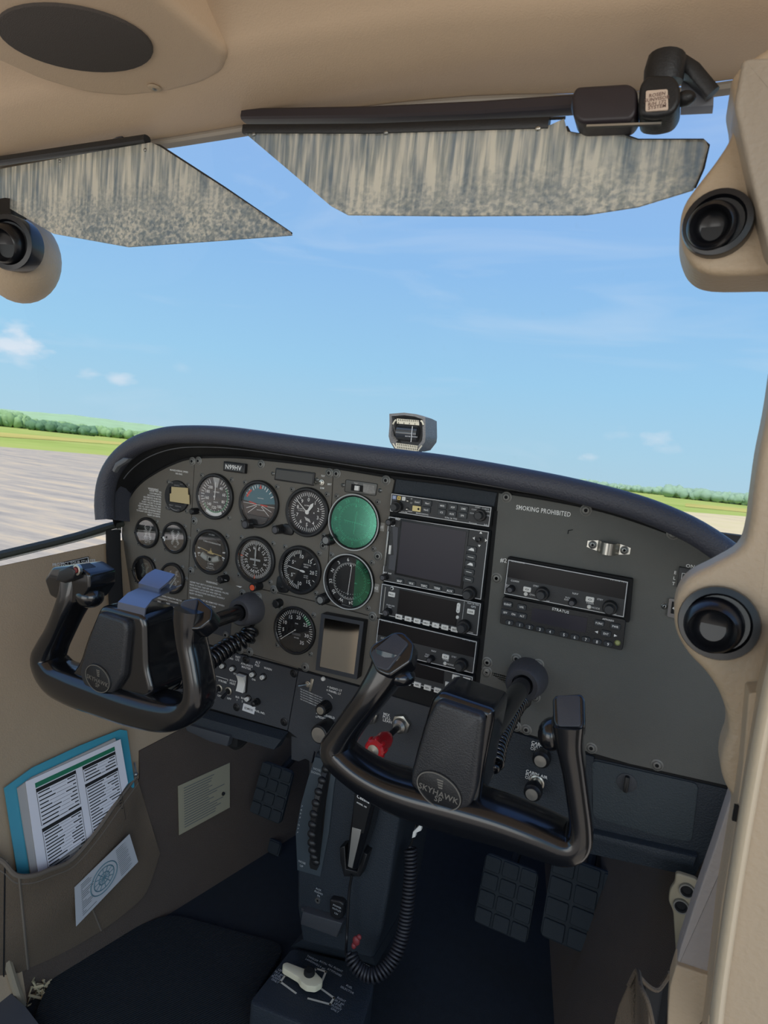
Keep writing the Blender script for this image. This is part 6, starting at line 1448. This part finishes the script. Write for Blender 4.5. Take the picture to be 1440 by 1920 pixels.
# ================================================================== sun visors
def visor_mat():  # tan streaks are tarmac reflection and glare put into the colour
    m = bpy.data.materials.new('smoked_perspex_painted_reflection'); m.use_nodes = True; nt = m.node_tree; N = nt.nodes; L = nt.links; N.clear()
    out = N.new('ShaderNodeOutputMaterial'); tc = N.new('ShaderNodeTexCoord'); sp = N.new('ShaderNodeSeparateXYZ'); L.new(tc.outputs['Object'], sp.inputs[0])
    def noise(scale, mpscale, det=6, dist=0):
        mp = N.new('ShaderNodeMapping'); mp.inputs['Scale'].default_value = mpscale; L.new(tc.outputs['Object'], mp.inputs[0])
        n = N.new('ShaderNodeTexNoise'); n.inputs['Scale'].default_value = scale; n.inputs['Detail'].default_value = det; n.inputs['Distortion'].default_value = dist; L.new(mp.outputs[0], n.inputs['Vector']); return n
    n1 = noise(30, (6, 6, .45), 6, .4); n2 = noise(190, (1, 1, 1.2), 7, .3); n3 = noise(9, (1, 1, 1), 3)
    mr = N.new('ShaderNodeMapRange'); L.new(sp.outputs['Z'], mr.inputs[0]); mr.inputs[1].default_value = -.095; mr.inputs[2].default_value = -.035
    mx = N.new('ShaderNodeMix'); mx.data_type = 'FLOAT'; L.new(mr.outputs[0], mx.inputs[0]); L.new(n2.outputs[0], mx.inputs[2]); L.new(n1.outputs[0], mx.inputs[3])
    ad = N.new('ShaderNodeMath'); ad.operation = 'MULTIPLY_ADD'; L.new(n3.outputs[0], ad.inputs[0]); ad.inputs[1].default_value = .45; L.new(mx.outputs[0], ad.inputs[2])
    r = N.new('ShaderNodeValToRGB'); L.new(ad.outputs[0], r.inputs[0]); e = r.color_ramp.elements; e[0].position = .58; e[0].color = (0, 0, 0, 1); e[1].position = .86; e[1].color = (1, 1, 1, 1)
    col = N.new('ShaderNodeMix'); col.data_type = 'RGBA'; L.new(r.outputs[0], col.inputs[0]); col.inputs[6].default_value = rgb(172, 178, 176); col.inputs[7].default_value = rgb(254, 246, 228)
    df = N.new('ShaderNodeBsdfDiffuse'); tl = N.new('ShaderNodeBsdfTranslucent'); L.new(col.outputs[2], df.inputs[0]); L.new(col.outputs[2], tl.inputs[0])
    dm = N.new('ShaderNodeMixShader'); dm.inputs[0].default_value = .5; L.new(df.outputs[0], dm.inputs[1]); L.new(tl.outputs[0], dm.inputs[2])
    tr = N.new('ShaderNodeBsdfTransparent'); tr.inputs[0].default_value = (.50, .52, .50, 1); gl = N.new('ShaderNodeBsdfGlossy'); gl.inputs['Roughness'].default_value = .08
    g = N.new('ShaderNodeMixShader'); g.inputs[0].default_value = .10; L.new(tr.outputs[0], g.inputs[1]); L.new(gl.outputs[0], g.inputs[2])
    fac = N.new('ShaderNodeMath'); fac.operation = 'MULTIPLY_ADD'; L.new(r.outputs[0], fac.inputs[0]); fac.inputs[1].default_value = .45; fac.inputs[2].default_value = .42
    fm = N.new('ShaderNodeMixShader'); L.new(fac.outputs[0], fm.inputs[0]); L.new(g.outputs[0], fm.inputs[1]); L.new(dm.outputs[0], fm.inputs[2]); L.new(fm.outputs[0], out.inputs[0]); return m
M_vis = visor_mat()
M_arm = mat('visor_arm_brown_black', (44, 38, 42), .4)
YV = -.275
t = thing('sun_visor', 'smoked sun visor with painted reflection at the top left, pointed corner to the right', 'visor', A(150, 290, YV), 'W')
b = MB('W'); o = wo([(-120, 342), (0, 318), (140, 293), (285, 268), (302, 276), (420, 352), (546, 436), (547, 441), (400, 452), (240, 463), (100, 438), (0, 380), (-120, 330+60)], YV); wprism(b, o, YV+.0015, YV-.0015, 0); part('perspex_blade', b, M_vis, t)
b = MB('W'); P_ = [A(q[0], q[1], YV) for q in ((274, 268), (300, 273), (420, 351), (547, 438))]; b.sweep(P_, .0012, 6); part('dark_edge', b, M_black, t)
b = MB('W'); b.sweep([A(-120, 318, YV), A(0, 302, YV), A(150, 280, YV), A(276, 262, YV)], [(.005, .0055)]*4, 10, sq=3); part('clamp_bar', b, M_black, t)
b = MB('W'); b.sweep([A(-120, 295, YV+.01), A(0, 276, YV+.01), A(120, 262, YV+.01), A(222, 252, YV+.01), A(234, 258, YV+.01)], [(.006, .0055)]*4+[(.004, .004)], 10, sq=3); part('hinge_tube', b, M_arm, t)
for q in ((112, 302), (272, 281)): b = MB('W'); b.sphere(A(*q, YV-.002), .0022, .0015, .0022, 10, 6); part('rivet', b, M_steel, t)
t = thing('sun_visor', 'wide smoked sun visor with painted reflection at the top right on a long black rail', 'visor', A(760, 245, YV), 'W')
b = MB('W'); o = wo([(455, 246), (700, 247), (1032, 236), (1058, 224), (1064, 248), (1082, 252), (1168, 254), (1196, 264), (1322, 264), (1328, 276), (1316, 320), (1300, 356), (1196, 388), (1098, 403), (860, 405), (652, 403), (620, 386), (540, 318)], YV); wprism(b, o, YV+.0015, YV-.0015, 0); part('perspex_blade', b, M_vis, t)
b = MB('W'); b.sweep([A(q[0], q[1], YV) for q in ((1062, 238), (1068, 249), (1082, 252), (1168, 253), (1196, 263), (1318, 263), (1328, 272), (1318, 316), (1302, 352))], .0013, 6); part('dark_edge', b, M_black, t)
b = MB('W'); b.sweep([A(458, 243, YV), A(700, 243, YV), A(1030, 232, YV)], [(.005, .0036)]*3, 10, sq=3); part('clamp_bar', b, M_black, t)
b = MB('W'); b.sweep([A(460, 219, YV+.005), A(700, 216, YV+.005), A(900, 208, YV+.005), A(1075, 197, YV+.005)], [(.006, .0078)]*4, 10, sq=4); part('hinge_tube', b, M_arm, t)
b = MB('W'); b.sweep([A(456, 236, YV), A(700, 234, YV), A(1060, 221, YV)], .0014, 6); part('bright_seam', b, M_black, t)
for q in ((1009, 241), (724, 249), (476, 252)): b = MB('W'); b.sphere(A(*q, YV-.002), .0028, .0018, .0022, 10, 6); part('rivet', b, M_metal if q[0] > 900 else M_steel, t)
t = thing('visor_mount', 'black swivel mount block with small label holding the right visor', 'mount', A(1190, 190, YV-.02), 'W')
b = MB('W'); o = wo([(1073, 182), (1082, 166), (1180, 160), (1196, 172), (1196, 214), (1182, 231), (1090, 235), (1075, 222)], YV-.02); wprism(b, round_poly(o, .006), YV+.0, YV-.024, .0035, 4); part('swivel_block', b, M_arm, t)
b = MB('W'); o = wo([(1200, 168), (1215, 150), (1262, 150), (1275, 168), (1276, 200), (1262, 222), (1230, 230), (1196, 226)], YV-.02); wprism(b, round_poly(o, .006), YV+.0, YV-.028, .0035, 4); part('clamp_block', b, M_black, t)
b = MB('W'); b.sweep([A(1243, 158, YV-.01), A(1246, 128, YV-.012), A(1250, 108, YV-.012)], [.0145, .0150, .0140], 18); part('pivot_post', b, M_black, t)
b = MB('W'); o = wo([(1211, 170), (1252, 167), (1253, 206), (1210, 209)], YV-.029); wprism(b, round_poly(o, .0015), YV-.027, YV-.0292, .0003); k = part('label', b, mat('label_cream', (206, 186, 168), .6), t)
b = MB('W')
for s, x, y in (('ROSEN', 1232, 177), ('SUNVISOR', 1232, 185), ('R/H 172', 1232, 193), ('SYSTEM', 1232, 200)): q = A(x, y, YV-.0295); wtext(b, s, q.x, q.z, .0036, YV-.0296, .03)
part('label_print', b, mat('label_brown', (120, 96, 88), .6), k)
b = MB('W'); b.sphere(A(1284, 185, YV-.015), .008, .006, .0055, 12, 8); part('side_knob', b, M_black, t)
b = MB('W'); b.sweep([A(1100, 237, YV-.02), A(1240, 232, YV-.02)], .0016, 6); part('chrome_strip', b, M_metal, t)
b = MB('W'); o = wo([(1278, 128), (1338, 176), (1337, 203), (1276, 206)], YV+.012); wprism(b, o, YV+.02, YV+.008, .001); part('mount_plate', b, mat('plate_light_grey', (150, 155, 165), .5), t)
b = MB('W'); b.sweep([A(1262, 112, YV), A(1300, 138, YV), A(1336, 176, YV)], [(.006, .008), (.006, .009), (.006, .004)], 10, sq=3); part('mount_arm', b, M_black, t)

# ================================================================== speaker on the ceiling
t = thing('ceiling_speaker', 'oval dark speaker grille in a raised beige ceiling panel', 'speaker', at(150, 75, z=.42), 'W')
zs = .418
def cz(px, z=zs): return [(at(q[0], q[1], z=z).x, at(q[0], q[1], z=z).y) for q in px]
b = MB('W'); bb = MB(); o = cz([(288, -12), (350, 40), (428, 104), (432, 122), (424, 140), (384, 162), (320, 178), (240, 186), (170, 180), (80, 155), (0, 120), (-160, 40), (-100, -180), (120, -200)])
bb.prism(round_poly(o, .012), -.462, -zs, .010, steps=4); b.add([(x, y, -z) for x, y, z in bb.v], [f[::-1] for f in bb.f]); part('panel', b, M_beige, t)
def ce(px, py, z):
    return at(px, py, z=z)
els = [(140+150*math.cos(a)*math.cos(.19)-58*math.sin(a)*math.sin(.19), 70+150*math.cos(a)*math.sin(.19)+58*math.sin(a)*math.cos(.19)) for a in [2*PI*k/40 for k in range(40)]]
b = MB('W'); bb = MB(); bb.prism(cz(els, zs-.001), -zs-.002, -zs+.003, .002); b.add([(x, y, -z) for x, y, z in bb.v], [f[::-1] for f in bb.f]); part('grille', b, M_grill, t)
q = ce(290, 165, zs-.001); b = MB('W'); b.sphere(q, .007, .007, .0016, 16, 6); k = part('screw', b, M_beige2, t); b = MB('W'); b.sphere(q-Vector((0, 0, .0012)), .0028, .0028, .001, 12, 5); part('screw_recess', b, M_steel, k)

# ================================================================== windshield posts, vents and right door frame
M_vent = mat('vent_black_plastic', (14, 15, 20), .32, coat=.25)
def vent(label, px, py, y, R, d, ball, blab='vent_ball'):
    """round eyeball air vent, facing direction d"""
    c_ = A(px, py, y); t = thing('air_vent', label, 'vent', c_, 'W')
    M_ = Matrix.Translation(c_) @ Vector(d).to_track_quat('Z', 'Y').to_matrix().to_4x4()
    b = MB('W'); b.lathe([(R*.98, -.022), (R, 0), (R*.97, .003), (R*.80, .0035), (R*.76, .001), (R*.74, -.0005), (0, -.0005)], 36, M=M_, cap=False); part('outer_ring', b, M_vent, t, ang=50)
    b = MB('W'); b.lathe([(R*.745, -.002), (R*.72, .006), (R*.64, .014), (R*.58, .0155), (R*.52, .011), (R*.46, .003), (R*.3, .0), (0, .0)], 36, M=M_ @ Matrix.Rotation(.22, 4, 'X') @ Matrix.Translation((-.003, -.002, 0))); part(blab, b, M_vent, t, ang=50)
    return t
YP = -.31
b = MB('W'); o = wo(crom([(1452, 690), (1444, 745), (1436, 790), (1424, 850), (1413, 930), (1406, 985), (1390, 1026), (1342, 1056), (1296, 1080), (1272, 1110), (1264, 1150), (1270, 1190), (1292, 1228), (1324, 1262), (1348, 1298), (1363, 1340), (1366, 1375), (1356, 1408), (1352, 1440), (1359, 1470), (1374, 1496), (1395, 1512)], 4)+[(1800, 1560), (1800, 690)], YP)
wprism(b, o, YP+.032, YP, .007, 5); dr = struct('door_1', b, M_beige2, ang=60)
vent('large black round air vent low on the right door post', 1347, 1168, YP-.008, .0280, (-.12, -1, .12), 0)
b = MB('W'); o = wo(crom([(1392, 118), (1372, 150), (1378, 200), (1372, 250), (1345, 296), (1310, 342), (1284, 380), (1275, 420), (1280, 462), (1300, 498), (1342, 514), (1440, 513)], 4)+[(1800, 513), (1800, 60), (1480, 60)], YP)
wprism(b, o, YP+.05, YP, .006, 5); struct('trim_7', b, M_beige2, ang=60)
b = MB('W'); o = wo([(1392, 112), (1420, 110), (1800, 110), (1800, 600), (1500, 560), (1440, 470), (1412, 360), (1390, 260), (1376, 200)], YP-.02); wprism(b, round_poly(o, .004), YP+.01, YP-.022, .003, 3); struct('trim_8', b, mat('post_grey_plastic', (166, 154, 138), .5, bump=.4, bscale=220))
vent('black round air vent high on the right, at the windshield corner', 1345, 418, YP-.008, .0235, (-.10, -1, -.05), 0)
b = MB('W'); bb = MB(); c_ = at(20, 462, x=-.50); 
b.sphere((0, 0, 0), .058, .050, .062, 24, 16, Matrix.Translation(c_+Vector((-.022, .03, -.008))) @ Matrix.Rotation(.2, 4, 'Y')); struct('trim_9', b, M_beige2, ang=80)
vent('black round air vent high on the left, half behind the visor', 17, 455, c_.y-.025, .036, (.35, -1, -.12), 0)
b = MB('W'); c2 = at(14, 404, x=-.5); b.sweep([c2+Vector((-.05, .02, 0)), c2+Vector((.012, -.004, 0))], [.02, .02], 20); solo('vent_nozzle', b, M_gloss, 'black nozzle above the left air vent, seen through the visor', 'vent', c2)
# lower door edge pieces
def dpiece(name, px, y0, y1, m, bev=.006, rr=.006):
    b = MB('W'); wprism(b, round_poly(wo(px, y1), rr), y0, y1, bev, 4); return part(name, b, m, dr)
dpiece('sill_cap', [(1374, 1484), (1420, 1484), (1412, 1580), (1392, 1680), (1372, 1770), (1362, 1838), (1330, 1832), (1268, 1812), (1276, 1778), (1305, 1690), (1340, 1590)], -.280, -.30, mat('lilac_grey_trim', (160, 152, 148), .5, bump=.3, bscale=220), .0015, .002)
dpiece('sill_end', [(1268, 1810), (1335, 1832), (1385, 1840), (1385, 1990), (1250, 1990), (1252, 1900), (1256, 1850)], -.285, -.305, M_beige2, .0015, .002)
dpiece('inner_band', [(1404, 1300), (1520, 1290), (1520, 1500), (1470, 1700), (1430, 1990), (1318, 1990), (1335, 1850), (1352, 1700), (1376, 1560), (1392, 1440)], -.29, -.335, M_beige2, .0015, .002)
b = MB('W'); P_ = crom([A(q[0], q[1], -.375) for q in ((1500, 1080), (1466, 1200), (1438, 1320), (1414, 1450), (1388, 1600), (1366, 1740), (1348, 1870), (1336, 2000))], 4); b.sweep(P_, [(.009, .0042)]*len(P_), 16, up=(0, -1, 0)); part('edge_moulding', b, mat('moulding_beige', (206, 188, 160), .35, bump=.2, bscale=200), dr)
dpiece('outer_panel', [(1700, 1180), (1470, 1200), (1434, 1340), (1408, 1500), (1384, 1650), (1364, 1780), (1348, 1900), (1336, 2000), (1700, 2000)], -.33, -.378, M_beige2, 0, .002)
b = MB('W'); b.box(-.004, .004, -.003, 0, -.006, .006, Matrix.Translation(A(1386, 1524, -.336))); part('latch_slot', b, M_deep, dr)

# folds of the pocket, worn edge and sill at the bottom left
for ci, r_, m_ in ((9, .0022, mat('hem_fabric', (112, 102, 90), .8)), (5, .0012, M_deep), (20, .0014, mat('hem_fabric', (112, 102, 90), .8))):
    b = MB('W'); b.sweep([r[ci] for r in rows_pocket[(0 if ci < 20 else 5):]], r_, 6); part('seam', b, m_, mp_)
b = MB('W'); b.sweep(crom([pw(q[0], q[1], .012) for q in ((-20, 1740), (0, 1768), (14, 1802), (27, 1845), (42, 1888))], 4), .006, 8); struct('trim_10', b, mat('sill_beige_edge', (150, 138, 116), .6))
b = MB('W'); q_ = [at(-60, 1800, z=FZ+.03), at(20, 1862, z=FZ+.03), at(48, 1888, z=FZ+.03), at(84, 1935, z=FZ+.03), at(60, 2000, z=FZ+.03), at(-160, 2000, z=FZ+.03)]
b.loft([[p-Vector((0, 0, .035)) for p in q_], q_]); struct('trim_11', b, mat('grey_door_sill', (74, 78, 84), .7))
b = MB('W'); random.seed(9)
for i in range(26):
    a_ = pw(58+random.random()*28, 1868-random.random()*34, .008); b.sweep([a_, a_+Vector((random.uniform(-.01, .015), random.uniform(-.01, .02), random.uniform(-.012, .006))), a_+Vector((random.uniform(-.01, .03), random.uniform(-.01, .03), -.02))], .0018, 4)
solo('frayed_edge', b, mat('frayed_backing', (176, 164, 132), .9), 'pale frayed patch of wall lining at the left floor edge', 'lining', pw(72, 1852, .01), kind='stuff')
def ribbed():
    m = mat('ribbed_mat', (28, 37, 44), 1); nt = m.node_tree; bs = nt.nodes['Principled BSDF']; tc = nt.nodes.new('ShaderNodeTexCoord'); wv = nt.nodes.new('ShaderNodeTexWave'); wv.inputs['Scale'].default_value = 90; wv.inputs['Distortion'].default_value = 1.5; wv.inputs['Detail'].default_value = 2
    mp = nt.nodes.new('ShaderNodeMapping'); mp.inputs['Rotation'].default_value = (0, 0, .5); nt.links.new(tc.outputs['Object'], mp.inputs[0]); nt.links.new(mp.outputs[0], wv.inputs['Vector']); bp = nt.nodes.new('ShaderNodeBump'); bp.inputs['Distance'].default_value = .004; nt.links.new(wv.outputs[0], bp.inputs['Height']); nt.links.new(bp.outputs[0], bs.inputs['Normal']); return m
b = MB('W'); o = [(p.x, p.y) for p in [at(q[0], q[1], z=FZ+.012) for q in ((62, 1905), (86, 1850), (118, 1800), (160, 1772), (320, 1710), (540, 1770), (470, 1876), (560, 1925), (500, 2100), (60, 2060))]]
b.prism(round_poly(o if area(o) > 0 else o[::-1], .03), FZ+.001, FZ+.012, .004); solo('floor_mat', b, ribbed(), 'dark ribbed floor mat at the pilot side, left of the pedestal', 'mat', (-.25, -.1, FZ))
